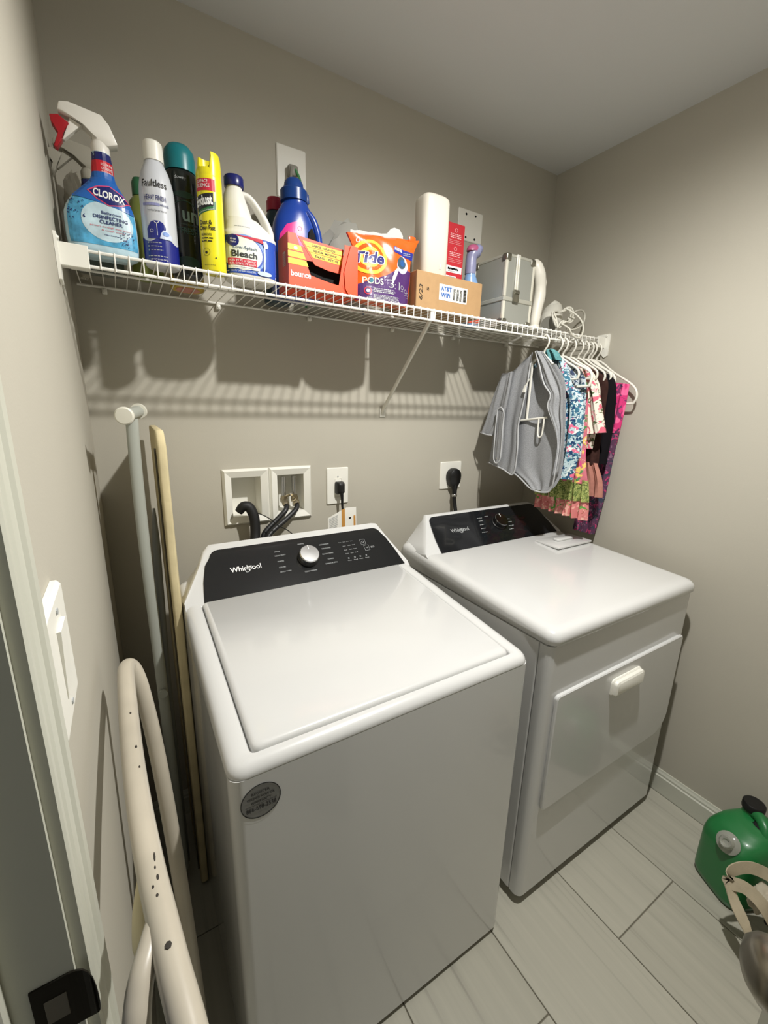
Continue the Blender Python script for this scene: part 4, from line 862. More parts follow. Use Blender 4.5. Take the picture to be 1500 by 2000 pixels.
# ---- white steamer with curved handle
WST = mat('steamer white', '#d6d2c6', .4)
t = thing('handheld_steamer', 'white handheld garment steamer with curved handle leaning by the silver case', 'steamer', (1.42, -.265, ZD))
b = NB(); tube(b, [(1.414, -.268, ZD+.012), (1.415, -.268, ZD+.03), (1.420, -.268, ZD+.075), (1.427, -.268, ZD+.115), (1.424, -.268, ZD+.150), (1.414, -.268, ZD+.185), (1.402, -.262, ZD+.214), (1.396, -.255, ZD+.232)], [.015, .018, .019, .021, .020, .022, .020, .008], 16, 6); fin(b, 'handle', WST, t, 60)
b = NB(); loft(b, [[(x, y, z) for x, y in se(1.438, -.262, w, d, 2.5, 20)] for z, w, d in ((ZD+.140, .012, .010), (ZD+.146, .016, .014), (ZD+.165, .018, .016), (ZD+.182, .012, .012))]); fin(b, 'steam_nozzle', WST, t, 50)
b = NB(); tube(b, [(1.442, -.266, ZD+.142), (1.446, -.268, ZD+.125), (1.440, -.268, ZD+.108)], .006, 10, 4); fin(b, 'trigger', mat('trigger grey', '#6b6a62', .4), t, 60)
b = NB(); lathe(b, [(0, ZD), (.019, ZD), (.021, ZD+.006), (.018, ZD+.016), (0, ZD+.016)], (1.414, -.268, 0), 20); fin(b, 'base_cap', WST, t)
# ---- white appliance with a wound cord
t = thing('corded_appliance', 'rounded white corded appliance lying at the right end of the shelf', 'appliance', (1.60, -.20, ZD))
b = NB(); tube(b, [(1.565, -.215, ZD+.042), (1.585, -.20, ZD+.060), (1.615, -.18, ZD+.090), (1.63, -.17, ZD+.115), (1.62, -.16, ZD+.135)], [.036, .042, .040, .034, .020], 20, 6)
for v in b.verts: v.co.z = max(v.co.z, ZD+.0003)
fin(b, 'housing', mat('appliance white', '#dcd9cd', .45), t, 60)
b = NB(); lathe(b, [(0, 0), (.030, 0), (.030, .006), (.0, .006)], (1.535, -.235, ZD+.036), 20, axis=(-.7, -.4, -.35)); fin(b, 'base_disc', mat('disc grey', '#8b8980', .5), t)
CORD = mat('white cord', '#cfccbf', .5)
b = NB(); pts = []
for k in range(44):
    a = k/44*2*PI*3.0; r = .034+.008*math.sin(k*1.7)
    pts.append((1.555+.045*math.cos(a)+.012*math.sin(k*.9), -.278+.022*math.sin(a*1.0)+.004*math.sin(k), ZD+.060+r*math.sin(a+.6)+.006*math.sin(k*1.3)))
tube(b, pts, .0034, 7, 3)
for v in b.verts: v.co.z = max(v.co.z, ZD+.0006)
fin(b, 'wound_cord', CORD, t, 60)
b = NB(); tube(b, [(1.600, -.268, ZD+.055), (1.622, -.262, ZD+.075), (1.67, -.25, ZD+.100), (1.715, -.245, ZD+.108), (1.735, -.245, ZD+.090), (1.725, -.248, ZD+.060), (1.69, -.25, ZD+.038), (1.64, -.255, ZD+.026), (1.60, -.27, ZD+.024)], .0034, 8, 6); fin(b, 'cord_loop', CORD, t, 60)
b = NB(); tube(b, [(1.56, -.285, ZD+.09), (1.585, -.32, ZD+.062), (1.60, -.338, ZD+.03), (1.597, -.342, ZD-.005), (1.575, -.342, ZD-.020), (1.545, -.338, ZD-.012), (1.53, -.332, ZD+.01), (1.525, -.30, ZD+.03)], .0032, 8, 6); fin(b, 'cord_loop', CORD, t, 60)
# ---- back row behind the spray bottle
cx, cy = .068, -.125
t = bottle_thing('spray_bottle', 'second cleaner spray bottle with navy and red neck, behind the front one', 'spray bottle', cx, cy)
B = Bottle(cx, cy, [(ZD, .044, .026, 3, 0), (ZD+.006, .050, .030, 3, 0), (ZD+.08, .050, .030, 2.8, 0), (ZD+.11, .042, .028, 2.4, 0), (ZD+.135, .026, .022, 2, 0), (ZD+.18, .017, .017, 2, 0), (ZD+.19, .016, .016, 2, 0)])
b = NB(); B.mesh(b, 28); fin(b, 'bottle_body', mat('bottle smoke', '#5d665e', .25), t, 60)
p = Print(); wrap(p, B, RED, ZD+.140, ZD+.168, 1, .98); wrap(p, B, NAVY, ZD+.170, ZD+.188, 1, .98); p.lines(-.014, .014, (ZD+.162, ZD+.155, ZD+.148), .003, mat('ink rose', '#e5b3b3', .5), 2, rag=.02); p.build(B.surf, 'printed_label', t)
trigger_head(t, cx, cy, ZD+.202, mat('sprayer clear grey', '#a8a395', .25), mat('sprayer clear grey', '#a8a395', .25), .95, 1)
cx, cy = .168, -.135
t = bottle_thing('green_bottle', 'olive green bottle hidden behind the starch can', 'bottle', cx, cy)
b = NB(); B = Bottle(cx, cy, [(ZD, .030, .028, 2.4, 0), (ZD+.006, .034, .031, 2.4, 0), (ZD+.12, .034, .031, 2.2, 0), (ZD+.165, .026, .025, 2, 0), (ZD+.18, .016, .016, 2, 0)]); B.mesh(b, 26); fin(b, 'bottle_body', mat('bottle olive', '#77803f', .3), t, 60)
b = NB(); lathe(b, [(0, ZD+.178), (.018, ZD+.178), (.018, ZD+.205), (.014, ZD+.215), (0, ZD+.216)], (cx, cy, 0)); fin(b, 'cap', mat('cap green', '#2f6a45', .4), t)
cx, cy = .262, -.085
t = bottle_thing('striped_tub', 'round tub with yellow and pink base near the wall, under the teal cap bottle', 'tub', cx, cy)
b = NB(); lathe(b, [(0, ZD+.001), (.040, ZD+.001), (.042, ZD+.004), (.042, ZD+.09), (.038, ZD+.10), (0, ZD+.10)], (cx, cy, 0)); fin(b, 'tub_body', mat('tub yellow', '#c6a93c', .45), t, 40)
b = NB(); lathe(b, [(0, 0), (.030, 0), (.030, .0012), (0, .0012)], (cx, cy, ZD), 24); fin(b, 'base_disc', mat('tub pink', '#c9897c', .5), t)
# clear bag crumpled in the corner over the back row
crumple('clear_plastic_bag', 'crumpled clear plastic bag in the shelf corner against the left wall', (.034, -.050, ZD+.110), .026, .036, .115, mat('bag film', '#b9b3a2', .12, alpha=.55), 11, .3)

# ================================================================ HANGERS AND CLOTHES
YR, ZR = -DS, ZS-NOSE              # the rod the hooks hang on
HW = mat('hanger white', '#e2dfd4', .4)
def hook_pts(x):
    return [(x, YR+.010, ZR-.004), (x, YR+.0085, ZR+.0045), (x, YR+.002, ZR+.0092), (x, YR-.006, ZR+.0085), (x, YR-.0145, ZR-.002), (x, YR-.017, ZR-.016), (x, YR-.012, ZR-.030), (x, YR-.002, ZR-.042), (x, YR+.0, ZR-.055)]
def hanger(label, x, half=.145, drop=.075, bar=.035, style=0, dy=0.):
    t = thing('clothes_hanger', label, 'hanger', (x, YR, ZR), 'white plastic hangers on the shelf rod'); zc = ZR-.055; yc = YR+dy
    b = NB(); hp = hook_pts(x); hp[-1] = (x, yc, zc); hp[-2] = (x, YR-.002+dy*.5, ZR-.043); tube(b, hp, .0033, 8, 5); fin(b, 'hook', HW, t, 60)
    if style == 2:        # stem with a cross bar and a clip
        b = NB(); tube(b, [(x, yc, zc), (x, yc+.045, zc-.02)], .004, 8); tube(b, [(x, YR+.048, 1.645), (x, YR+.048, 1.437)], .0042, 8, sq=(1.4, .8)); tube(b, [(x, YR+.075, 1.430), (x, YR-.048, 1.446)], .0042, 8); tube(b, [(x, yc, zc), (x, YR+.11, 1.612)], .0045, 8); tube(b, [(x, yc, zc), (x, YR-.045, 1.632)], .0045, 8); fin(b, 'frame', HW, t, 60)
        b = NB(); tube(b, [(x-.003, YR-.012, 1.440), (x-.003, YR-.014, 1.385), (x-.003, YR-.024, 1.372), (x-.003, YR-.034, 1.385), (x-.003, YR-.036, 1.442)], .0032, 8, 4); fin(b, 'clip', HW, t, 60)
    else:
        b = NB(); s_ = half
        pts = [(x, yc, zc), (x, yc-s_*.45, zc-drop*.42), (x, yc-s_*.88, zc-drop*.82), (x, yc-s_, zc-drop*1.1), (x, yc-s_*.97, zc-drop*1.1-bar*.8), (x, yc-s_*.85, zc-drop*1.1-bar), (x, yc, zc-drop*1.1-bar), (x, yc+s_*.85, zc-drop*1.1-bar), (x, yc+s_*.97, zc-drop*1.1-bar*.8), (x, yc+s_, zc-drop*1.1), (x, yc+s_*.88, zc-drop*.82), (x, yc+s_*.45, zc-drop*.42)]
        tube(b, pts, .0048 if style else .0042, 8, 4, closed=True); fin(b, 'frame', HW, t, 60)
    return t
def sheet(b, rows, x, th=.004, amp=.006, nf=5, ph=0., nu=28, nv=5, lean=0., mi=0, grow=0.):
    """hanging cloth: rows of ((y,z) back edge, (y,z) front edge); folds push it along x"""
    Lp = crom([(0, r[0][0], r[0][1]) for r in rows], nv); Rp = crom([(0, r[1][0], r[1][1]) for r in rows], nv); rings = []; n = len(Lp)
    for i, (l, r) in enumerate(zip(Lp, Rp)):
        v = i/(n-1); fr, bk = [], []
        for k in range(nu+1):
            u = k/nu; p = l+(r-l)*u; a = amp*(grow*v+1-grow)
            dx = a*math.sin(2*PI*nf*u+ph+1.3*v)+.4*a*math.sin(2*PI*nf*2.3*u+ph*2-2*v)+lean*v
            e = th/2*min(1, 6*u+.25, 6*(1-u)+.25)
            fr.append((x+dx-e, p.y, p.z)); bk.append((x+dx+e, p.y, p.z))
        rings.append(fr+bk[::-1])
    loft(b, rings, mi=mi)
# grey terry robe
GR = mat('grey terry', '#939496', .95, bump=(900, .6, .001), var=(400, .22), spec=.1); PIP = mat('robe piping', '#b4b5b6', .8, spec=.1)
X = 1.412
t = thing('terry_robe', 'grey terry hooded child robe hanging open in front', 'robe', (X, YR, 1.15))
b = NB(); sheet(b, [((-.20, 1.622), (-.37, 1.634)), ((-.15, 1.55), (-.42, 1.565)), ((-.14, 1.40), (-.445, 1.42)), ((-.14, 1.28), (-.457, 1.283)), ((-.19, 1.235), (-.452, 1.225)), ((-.27, 1.207), (-.432, 1.19)), ((-.33, 1.174), (-.405, 1.171))], X+.026, .005, .0055, 1.6, 1.0, nu=40, lean=-.020); fin(b, 'back_panel', GR, t, 60)
b = NB(); sheet(b, [((-.245, 1.637), (-.287, 1.679)), ((-.17, 1.60), (-.287, 1.64)), ((-.135, 1.545), (-.283, 1.56)), ((-.128, 1.47), (-.268, 1.46)), ((-.125, 1.40), (-.26, 1.41)), ((-.118, 1.32), (-.268, 1.32)), ((-.112, 1.249), (-.258, 1.219))], X-.012, .007, .0045, 1.5, .5, nu=34); fin(b, 'front_panel', GR, t, 60)
b = NB(); sheet(b, [((-.300, 1.684), (-.333, 1.672)), ((-.325, 1.633), (-.375, 1.63)), ((-.355, 1.566), (-.426, 1.564)), ((-.390, 1.525), (-.438, 1.52)), ((-.383, 1.484), (-.447, 1.46)), ((-.426, 1.41), (-.456, 1.40)), ((-.446, 1.345), (-.460, 1.335)), ((-.440, 1.24), (-.456, 1.25))], X-.010, .008, .006, 1.2, 2.0, nu=24); fin(b, 'front_panel', GR, t, 60)
b = NB(); sheet(b, [((-.290, 1.682), (-.318, 1.682)), ((-.292, 1.64), (-.335, 1.630)), ((-.300, 1.60), (-.352, 1.58)), ((-.318, 1.572), (-.372, 1.545))], X+.008, .012, .008, 1.5, .0, nu=20); fin(b, 'hood', GR, t, 60)
b = NB(); sheet(b, [((-.165, 1.603), (-.225, 1.612)), ((-.128, 1.52), (-.215, 1.51)), ((-.102, 1.43), (-.198, 1.44)), ((-.084, 1.374), (-.150, 1.366))], X-.034, .022, .006, 1.5, 1.5, nu=22); fin(b, 'sleeve', GR, t, 60)
b = NB(); sheet(b, [((-.178, 1.470), (-.212, 1.458)), ((-.176, 1.44), (-.213, 1.43)), ((-.180, 1.36), (-.216, 1.36)), ((-.178, 1.29), (-.216, 1.288)), ((-.188, 1.262), (-.206, 1.262))], X-.050, .006, .002, 1, 0, nu=12); fin(b, 'belt_tab', GR, t, 60)
def path(name, pts, r, m, parent, n=5): b = NB(); tube(b, pts, r, 7, n); return fin(b, name, m, parent, 60)
path('piping', [(X-.054, -.178, 1.468), (X-.055, -.176, 1.40), (X-.055, -.178, 1.29), (X-.055, -.186, 1.264), (X-.055, -.197, 1.258), (X-.055, -.208, 1.264), (X-.055, -.216, 1.29), (X-.055, -.214, 1.40), (X-.054, -.212, 1.455), (X-.054, -.195, 1.478), (X-.054, -.178, 1.468)], .0028, PIP, t)
path('piping', [(X-.017, -.286, 1.64), (X-.02, -.283, 1.56), (X-.02, -.268, 1.46), (X-.02, -.26, 1.41), (X-.02, -.268, 1.32), (X-.018, -.258, 1.221), (X-.018, -.2, 1.232), (X-.018, -.114, 1.250)], .003, PIP, t)
path('piping', [(X-.016, -.302, 1.68), (X-.016, -.325, 1.633), (X-.016, -.355, 1.566), (X-.016, -.390, 1.525), (X-.016, -.384, 1.484), (X-.016, -.426, 1.41), (X-.015, -.448, 1.345), (X-.012, -.445, 1.24), (X-.002, -.43, 1.192), (X-.0, -.405, 1.171), (X-.0, -.34, 1.172), (X+.005, -.27, 1.207), (X+.012, -.20, 1.233)], .0032, PIP, t)
path('piping', [(X-.047, -.085, 1.374), (X-.05, -.118, 1.368), (X-.047, -.150, 1.366)], .003, PIP, t)
b = NB(); lathe(b, [(0, 0), (.004, 0), (.004, .002), (0, .003)], (X-.054, -.197, 1.277), 12, axis=(-1, 0, 0)); fin(b, 'snap_button', CHROME, t)
b = NB(); sheet(b, [((-.278, 1.560), (-.300, 1.588)), ((-.272, 1.548), (-.286, 1.556)), ((-.268, 1.535), (-.284, 1.535))], X-.026, .001, .001, 1, nu=8); fin(b, 'care_tag', WPLAS, t, 0)
hanger('white plastic hanger holding the grey terry robe, nearest the case', X+.006, style=2)
# teal floral dress
TF = printed('teal floral cloth', '#b9cdd0', [('#3f6f86', 1.3, .50), ('#233f66', 1.9, .58), ('#e2708f', .9, .62), ('#e8ece6', 1.6, .63)], 38, seed=1.)
X = 1.482
t = thing('floral_romper', 'teal and blue floral child romper with pink flowers, behind the robe', 'dress', (X, YR, 1.2))
b = NB(); sheet(b, [((-.262, 1.663), (-.335, 1.668)), ((-.215, 1.635), (-.37, 1.638)), ((-.20, 1.56), (-.405, 1.565)), ((-.205, 1.50), (-.455, 1.51)), ((-.2, 1.35), (-.470, 1.345)), ((-.2, 1.22), (-.458, 1.222))], X, .012, .008, 4, .4, nu=44); fin(b, 'body', TF, t, 60)
b = NB(); sheet(b, [((-.285, 1.690), (-.318, 1.694)), ((-.262, 1.672), (-.345, 1.678)), ((-.262, 1.655), (-.362, 1.650))], X-.014, .012, .007, 3, 0, nu=26); fin(b, 'collar_ruffle', mat('teal cloth', '#5f9294', .85, var=(90, .3), spec=.1), t, 60)
hanger('white plastic hanger under the teal ruffled collar', X+.012, .10, .06, .02)
# white hanger with the striped top
ST = printed('navy leaf cloth', '#c4ccd0', [('#3d4a66', 1.6, .50), ('#7fa3a6', 1.2, .60)], 45, seed=4.)
X = 1.530
t = thing('leaf_print_top', 'white and navy leaf print child top on a thick white hanger', 'top', (X, YR, 1.3))
b = NB(); sheet(b, [((-.26, 1.64), (-.36, 1.645)), ((-.20, 1.60), (-.41, 1.606)), ((-.19, 1.54), (-.430, 1.55)), ((-.20, 1.40), (-.442, 1.40)), ((-.20, 1.30), (-.445, 1.30))], X+.012, .010, .006, 3.5, 1.2, nu=36); fin(b, 'body', ST, t, 60)
hanger('thick white plastic hanger poking out of the leaf print top', X-.006, .132, .068, .036, 1)
# tiered dress
GF = printed('green lattice cloth', '#98a05c', [('#5a6b38', 2.2, .50), ('#c5c584', 2.6, .60)], 60, seed=2.); PF = printed('pink floral hem', '#cf7f7c', [('#e5b0a0', 1.1, .55), ('#5f9a4a', .8, .62), ('#8f5238', 1.5, .66)], 34, seed=6.); BF = printed('bodice floral', '#c86f7c', [('#e7c66a', 1.0, .54), ('#4f8a52', .9, .58), ('#d94f86', 1.2, .62), ('#f0cfc0', 1.7, .66)], 32, seed=9.)
X = 1.572
t = thing('tiered_dress', 'pink and green patterned child dress with pleated tiers hanging over the dryer', 'dress', (X, YR, 1.06))
b = NB(); sheet(b, [((-.27, 1.64), (-.34, 1.64)), ((-.22, 1.58), (-.40, 1.585)), ((-.215, 1.42), (-.428, 1.427)), ((-.215, 1.30), (-.440, 1.30)), ((-.228, 1.20), (-.466, 1.20))], X-.002, .012, .005, 4, .8, nu=36); fin(b, 'bodice', BF, t, 60)
b = NB(); sheet(b, [((-.224, 1.212), (-.470, 1.215)), ((-.226, 1.17), (-.476, 1.175)), ((-.230, 1.122), (-.482, 1.132))], X-.006, .006, .011, 7, .3, nu=70, grow=.5); fin(b, 'upper_tier', GF, t, 60)
b = NB(); sheet(b, [((-.228, 1.14), (-.472, 1.145)), ((-.230, 1.10), (-.478, 1.105)), ((-.234, 1.066), (-.480, 1.058))], X, .006, .012, 7, .9, nu=70, grow=.4); fin(b, 'lower_tier', PF, t, 60)
hanger('white plastic hanger carrying the tiered pink and green dress', X, .095, .055, .02)
# rose print shirt
RF = printed('rose print cloth', '#e3dacb', [('#5f6b4a', 1.3, .57), ('#d2697c', .95, .57), ('#e8b3b0', 1.5, .63)], 30, seed=3.)
X = 1.618
t = thing('rose_print_shirt', 'cream child shirt with pink rose print and short sleeve', 'shirt', (X, YR, 1.38))
b = NB(); sheet(b, [((-.29, 1.655), (-.35, 1.655)), ((-.24, 1.61), (-.40, 1.605)), ((-.22, 1.54), (-.43, 1.545)), ((-.22, 1.42), (-.435, 1.42)), ((-.22, 1.33), (-.43, 1.33))], X+.006, .010, .006, 3, .2, nu=32); fin(b, 'body', RF, t, 60)
b = NB(); sheet(b, [((-.345, 1.605), (-.405, 1.598)), ((-.365, 1.54), (-.437, 1.545)), ((-.372, 1.47), (-.462, 1.47)), ((-.405, 1.385), (-.486, 1.397))], X-.014, .020, .006, 2, .5, nu=24); fin(b, 'sleeve', RF, t, 60)
hanger('white plastic hanger inside the rose print shirt', X, .09, .055, .02)
# dark skirted dress
X = 1.652
t = thing('brown_tiered_dress', 'dark brown child dress with a dusty pink gathered hem', 'dress', (X, YR, 1.13))
b = NB(); sheet(b, [((-.28, 1.64), (-.35, 1.64)), ((-.24, 1.60), (-.43, 1.592)), ((-.25, 1.5), (-.440, 1.5)), ((-.28, 1.38), (-.440, 1.383)), ((-.30, 1.265), (-.448, 1.268))], X, .008, .005, 3, .9, nu=30); fin(b, 'body', mat('dark brown cloth', '#3a2622', .9, var=(60, .2), spec=.1), t, 60)
b = NB(); sheet(b, [((-.30, 1.275), (-.446, 1.275)), ((-.30, 1.21), (-.474, 1.21)), ((-.31, 1.135), (-.482, 1.145))], X-.004, .006, .008, 5, .2, nu=44, grow=.6); fin(b, 'gathered_hem', mat('dusty pink cloth', '#b07a6c', .9, var=(50, .12), spec=.1), t, 60)
hanger('white plastic hanger of the dark brown dress', X, .10, .06, .02)
# black top
X = 1.682
t = thing('black_top', 'black child top squeezed between the brown dress and the pink trousers', 'top', (X, YR, 1.25))
b = NB(); sheet(b, [((-.29, 1.63), (-.36, 1.63)), ((-.25, 1.59), (-.445, 1.588)), ((-.26, 1.45), (-.465, 1.45)), ((-.27, 1.27), (-.462, 1.27))], X, .008, .004, 3, .3, nu=26); fin(b, 'body', mat('black cloth', '#161417', .9, spec=.1), t, 60)
hanger('white plastic hanger of the black top', X, .105, .06, .02, 1)
# pink trousers
PKF = printed('pink floral cloth', '#d23b78', [('#f06a9c', .9, .50), ('#7a3a63', 1.3, .60), ('#4a3550', .8, .62)], 26, seed=5.); PDK = printed('plum floral cloth', '#5a3a52', [('#b8406f', 1.1, .56), ('#39404f', 1.0, .56), ('#8a6a7f', 1.8, .62)], 40, seed=8.)
X = 1.722
t = thing('pink_floral_trousers', 'long hot pink and plum floral child trousers beside the right wall', 'trousers', (X, YR, .96))
b = NB(); sheet(b, [((-.36, 1.590), (-.480, 1.575)), ((-.355, 1.50), (-.478, 1.50)), ((-.35, 1.39), (-.470, 1.393))], X, .010, .006, 3, .3, nu=30); fin(b, 'waist', PKF, t, 60)
b = NB(); sheet(b, [((-.35, 1.40), (-.470, 1.40)), ((-.345, 1.28), (-.462, 1.28)), ((-.345, 1.18), (-.456, 1.177)), ((-.33, .968), (-.432, .970))], X, .010, .005, 3, .3, nu=30); fin(b, 'legs', PDK, t, 60)
hanger('white plastic hanger showing its open end past the pink trousers, rightmost', X+.012, .185, .12, .034)
hanger('empty white plastic hanger next to the rightmost one', 1.702, .11, .07, .02, 1)

# ================================================================ LEFT SIDE: IRONING BOARD AND STOOL
CREAM = mat('ironing board cover', '#cfc19a', .9, bump=(25, .5, .004), var=(14, .12), spec=.1); METG = mat('grey painted tube', '#a9aca3', .4); 
bxc = .1475
t = thing('ironing_board', 'ironing board with cream cover standing on end against the back wall', 'ironing board', (bxc, -.16, 0))
def yfr(z):   # front edge of the board: bowed
    return -.300-.010*math.sin(max(0, min(1, (z-.02)/1.38))*PI)
out = []
zs_ = [.015, .1, .3, .5, .7, .9, 1.05, 1.2, 1.3, 1.36, 1.39, 1.402]
fr = [(yfr(z) if z < 1.34 else -.300+(z-1.34)**2*6, z) for z in zs_]; bk = [(-.045, z) for z in (1.402, 1.2, .9, .5, .1, .015)]
b = NB(); rings = []
for e, d in ((-.0100, .006), (-.0085, .0015), (-.005, 0), (.005, 0), (.0085, .0015), (.0100, .006)):
    rings.append([(bxc+e+.0012*math.sin(z*31+y*9), y+(d if y < -.15 else -d), z-(d if z > 1.38 else 0)) for y, z in fr+bk])
loft(b, rings); fin(b, 'padded_cover', CREAM, t, 50)
b = NB(); tube(b, [(bxc-.0135, -.285, .06), (bxc-.0135, -.285, 1.36)], .0025, 6); fin(b, 'cover_cord', mat('cord dark', '#4a4436', .8), t)
b = NB(); tube(b, [(.094, -.268, 1.428), (.091, -.265, 1.30), (.090, -.262, 1.10), (.0925, -.262, .80), (.094, -.262, .42), (.096, -.262, .06)], .0128, 14, 4, sq=(.8, 1.05)); leg1 = fin(b, 'leg', METG, t, 60)
b = NB(); tube(b, [(.081, -.345, 1.437), (.111, -.195, 1.443)], .0135, 16); fin(b, 'foot_bar', METG, leg1)
for x_, y, z_, a in ((.081, -.345, 1.437, -1), (.111, -.195, 1.443, 1)):
    b = NB(); lathe(b, [(0, -.004), (.018, -.004), (.0188, 0), (.0188, .008), (.016, .011), (0, .0115)], (x_, y, z_), 28, axis=(.2*a, a, .04*a)); fin(b, 'foot_cap', mat('cap off white', '#d9d6c8', .45), leg1, 40)
b = NB(); tube(b, [(.121, -.215, 1.20), (.117, -.225, 1.10), (.112, -.235, .95), (.106, -.24, .68), (.104, -.24, .06)], [.003, .0095, .0105, .0105, .0105], 12, 4); fin(b, 'leg', mat('grey dark tube', '#7f8280', .4), t, 60)
b = NB(); lathe(b, [(.006, 0), (.012, 0), (.012, .006), (.006, .006)], (.092, -.277, .700), 20, axis=(0, -1, 0)); fin(b, 'pivot_rivet', METG, t)
# white tubular hoop of a folded stool, lying level beside the left wall
SW = mat('chipped white enamel', '#b1a999', .35, coat=.3, var=(9, .12)); LEGB = mat('black stool leg', '#0d0d0c', .6)
t = thing('folding_stool', 'scuffed white tubular hoop of a folded stool beside the left wall, below the switch', 'stool', (.075, -.88, 0))
b = NB(); tube(b, [(.100, -1.290, .012), (.096, -1.290, .50), (.090, -1.285, .90), (.085, -1.268, .99), (.078, -1.235, 1.022), (.072, -1.185, 1.030), (.066, -1.145, 1.034), (.061, -1.105, 1.036), (.055, -1.055, 1.038), (.049, -.99, 1.040), (.044, -.91, 1.042), (.0405, -.815, 1.042), (.038, -.72, 1.040), (.0385, -.685, 1.038), (.043, -.668, 1.032), (.050, -.670, 1.018), (.057, -.684, .985), (.066, -.71, .90), (.074, -.74, .76), (.082, -.77, .50), (.090, -.79, .012)], .0122, 18, 6); fin(b, 'hoop', SW, t, 60)
b = NB(); tube(b, [(.0590, -1.098, 1.034), (.050, -1.120, 1.032), (.0415, -1.140, 1.024), (.0375, -1.160, 1.000), (.0380, -1.175, .92), (.044, -1.185, .50), (.050, -1.20, .012)], [.0095, .0095, .010, .010, .010, .010, .010], 14, 6); fin(b, 'fork_leg', SW, t, 60)
b = NB(); tube(b, [(.049, -1.03, 1.016), (.0450, -1.070, 1.014), (.0450, -1.100, 1.014), (.0490, -1.120, 1.018)], [.005, .008, .0085, .006], 12, 5); fin(b, 'link_tube', mat('aged cream enamel', '#c4b995', .5), t, 60)
CHIP = mat('chip dark', '#2e2922', .8); random.seed(5)
for y, sx_, sy_ in ((-.83, .0012, .002), (-.90, .0011, .002), (-.935, .0009, .0015), (-1.055, .0009, .005), (-1.066, .0010, .002), (-1.076, .0013, .003), (-1.083, .0011, .002), (-1.092, .0012, .0018), (-1.135, .0026, .0030)):
    b = NB(); xx = .0395+max(0, -y-.78)*.062+random.uniform(-.002, .003); cz_ = 1.0420-max(0, -y-.9)*.030+.0124
    loft(b, [[(xx+sx_*k*math.cos(2*PI*j/7), y+sy_*k*math.sin(2*PI*j/7), cz_+dz) for j in range(7)] for k, dz in ((1, -.004), (1, .0), (.5, .0003))]); fin(b, 'paint_chip', CHIP, t)

# ================================================================ FLOOR RIGHT
# green detergent jug
fdir = Vector((.906, -.423, 0)); sdir = Vector((-.423, -.906, 0)); c0 = Vector((1.524, -1.104, 0))
jc = c0+fdir*.098; jrot = math.atan2(fdir.y, fdir.x)
t = thing('green_jug', 'large green detergent jug with black cap on the tiles by the right wall', 'jug', (jc.x, jc.y, 0))
GJ = mat('jug green', '#1d6f38', .35, coat=.2)
B = Bottle(jc.x, jc.y, [(.0, .082, .066, 4, 0), (.006, .092, .076, 4.5, 0), (.02, .096, .080, 4.5, 0), (.026, .097, .081, 4.5, 0), (.16, .097, .081, 4.5, 0), (.195, .093, .079, 4, .002), (.225, .078, .070, 3, .010), (.243, .055, .055, 2.4, .022), (.25, .035, .04, 2.2, .030)], rot=jrot)
b = NB(); B.mesh(b, 44); fin(b, 'jug_body', GJ, t, 60)
def J(a, s_, z): return jc+fdir*a+sdir*s_+Vector((0, 0, z))
nk = J(.032, -.034, .232); ax = Vector((.12, .0, 1)).normalized()
b = NB(); lathe(b, [(0, -.02), (.030, -.02), (.026, .0), (.024, .03), (0, .03)], nk, 24, axis=ax)
tube(b, [J(.030, -.030, .256), J(.026, -.004, .264), J(.018, .026, .252), J(.010, .044, .215)], [.017, .016, .017, .022], 14, 5)
fin(b, 'neck_and_handle', GJ, t, 60)
b = NB(); lathe(b, [(0, .03), (.0285, .03), (.0295, .033), (.0295, .050), (.027, .053), (0, .053)], nk, 30, axis=ax); fin(b, 'cap', BLACK, t, 40)
b = NB(); box(b, (-.014, -.003, -.028), (.014, .003, .028), .006, 3, mtx=Matrix.Translation(J(-.008, .012, .240)) @ Matrix.Rotation(jrot+PI/2, 4, 'Z') @ Matrix.Rotation(.9, 4, 'X')); fin(b, 'handle_shade', DARK, t)  # black slab on the jug, drawn as shade in the handle gap
CUP = mat('clear cup', '#cfcfc4', .08, trans=.6, coat=.5)
nn = (-fdir*.8+Vector((0, 0, .6))+sdir*.25).normalized(); cc = J(-.088, .018, .205)
b = NB(); lathe(b, [(0, 0), (.030, .001), (.031, .004), (.024, .008), (.018, .010), (.0175, .024), (.014, .028), (.009, .026), (.006, .020), (0, .020)], cc, 30, axis=nn); fin(b, 'dosing_cup', CUP, t, 40)
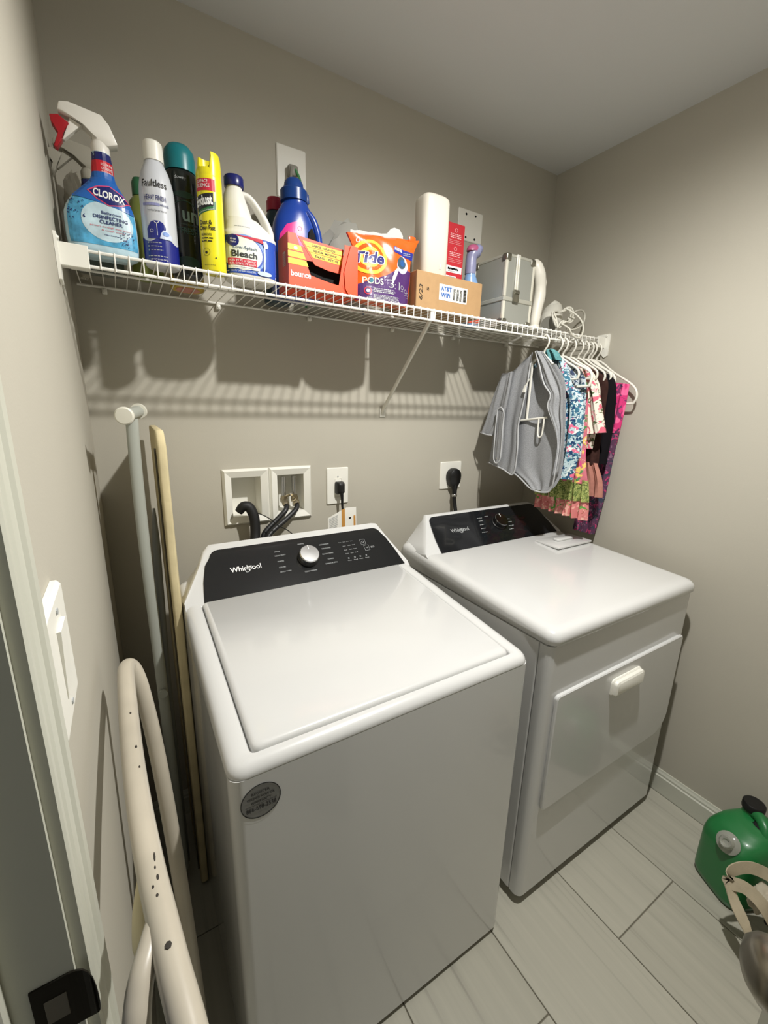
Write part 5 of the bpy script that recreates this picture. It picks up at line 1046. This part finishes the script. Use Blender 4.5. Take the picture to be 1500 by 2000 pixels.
# canvas tote bag with a strap loop, in front of the jug
CAN = mat('canvas', '#b3a78f', .9, bump=(500, .4, .0008), var=(25, .12), spec=.1); NAVB = mat('dark bag cloth', '#23252c', .9, spec=.1)
t = thing('canvas_tote', 'crumpled canvas tote bag with looped strap in front of the green jug', 'tote bag', (1.50, -1.29, 0))
def ribbon(b, pts, w, th=.003, n=6, wdir=(0, 0, 1)):
    P = crom(pts, n); wv = Vector(wdir).normalized(); rings = []
    for i, q in enumerate(P):
        T_ = (P[min(i+1, len(P)-1)]-P[max(i-1, 0)]).normalized(); w_ = (wv-T_*wv.dot(T_)).normalized(); nn_ = T_.cross(w_)
        rings.append([q+w_*w/2+nn_*th/2, q-w_*w/2+nn_*th/2, q-w_*w/2-nn_*th/2, q+w_*w/2-nn_*th/2])
    loft(b, rings)
b = NB(); ribbon(b, [(1.44, -1.285, .125), (1.425, -1.245, .185), (1.415, -1.205, .205), (1.405, -1.172, .195), (1.425, -1.168, .215), (1.465, -1.188, .225), (1.50, -1.215, .215), (1.53, -1.25, .195)], .032, wdir=(.5, .1, .9)); fin(b, 'strap', CAN, t, 50)
b = NB(); ribbon(b, [(1.40, -1.176, .190), (1.385, -1.20, .165), (1.372, -1.235, .135), (1.365, -1.262, .10)], .030, wdir=(.6, .5, .6)); fin(b, 'strap', CAN, t, 50)
def blob(name, c, s3, m, seed, parent, k=.35, floor_=0.0):
    random.seed(seed); b = NB(); bmesh.ops.create_icosphere(b, subdivisions=4, radius=1)
    ph = [(Vector((random.uniform(-1, 1), random.uniform(-1, 1), random.uniform(-1, 1))).normalized(), random.uniform(2, 8), random.uniform(0, 6)) for _ in range(9)]
    for v in b.verts:
        n = v.co.normalized(); d = 1+k*sum(abs(math.sin(f*n.dot(a)+o))-.6 for a, f, o in ph)/4
        v.co = Vector((c[0]+n.x*s3[0]*d, c[1]+n.y*s3[1]*d, max(c[2]+n.z*s3[2]*d, floor_)))
    return fin(b, name, m, parent, 50)
blob('bag_body', (1.52, -1.315, .075), (.075, .060, .085), CAN, 4, t, .4, .0003)
blob('dark_lining', (1.505, -1.275, .115), (.045, .032, .045), NAVB, 9, t, .35)
blob('cloth_bundle', (1.475, -1.235, .155), (.045, .032, .028), mat('pale cloth', '#b0a896', .9, spec=.1), 6, t, .5)
o = blob('white_rag', (1.385, -1.315, .030), (.035, .028, .034), mat('white rag', '#b9b8ab', .9, spec=.1), 12, None, .45, .0003); tag(o, 'small crumpled white rag on the floor beside the canvas tote', 'rag')
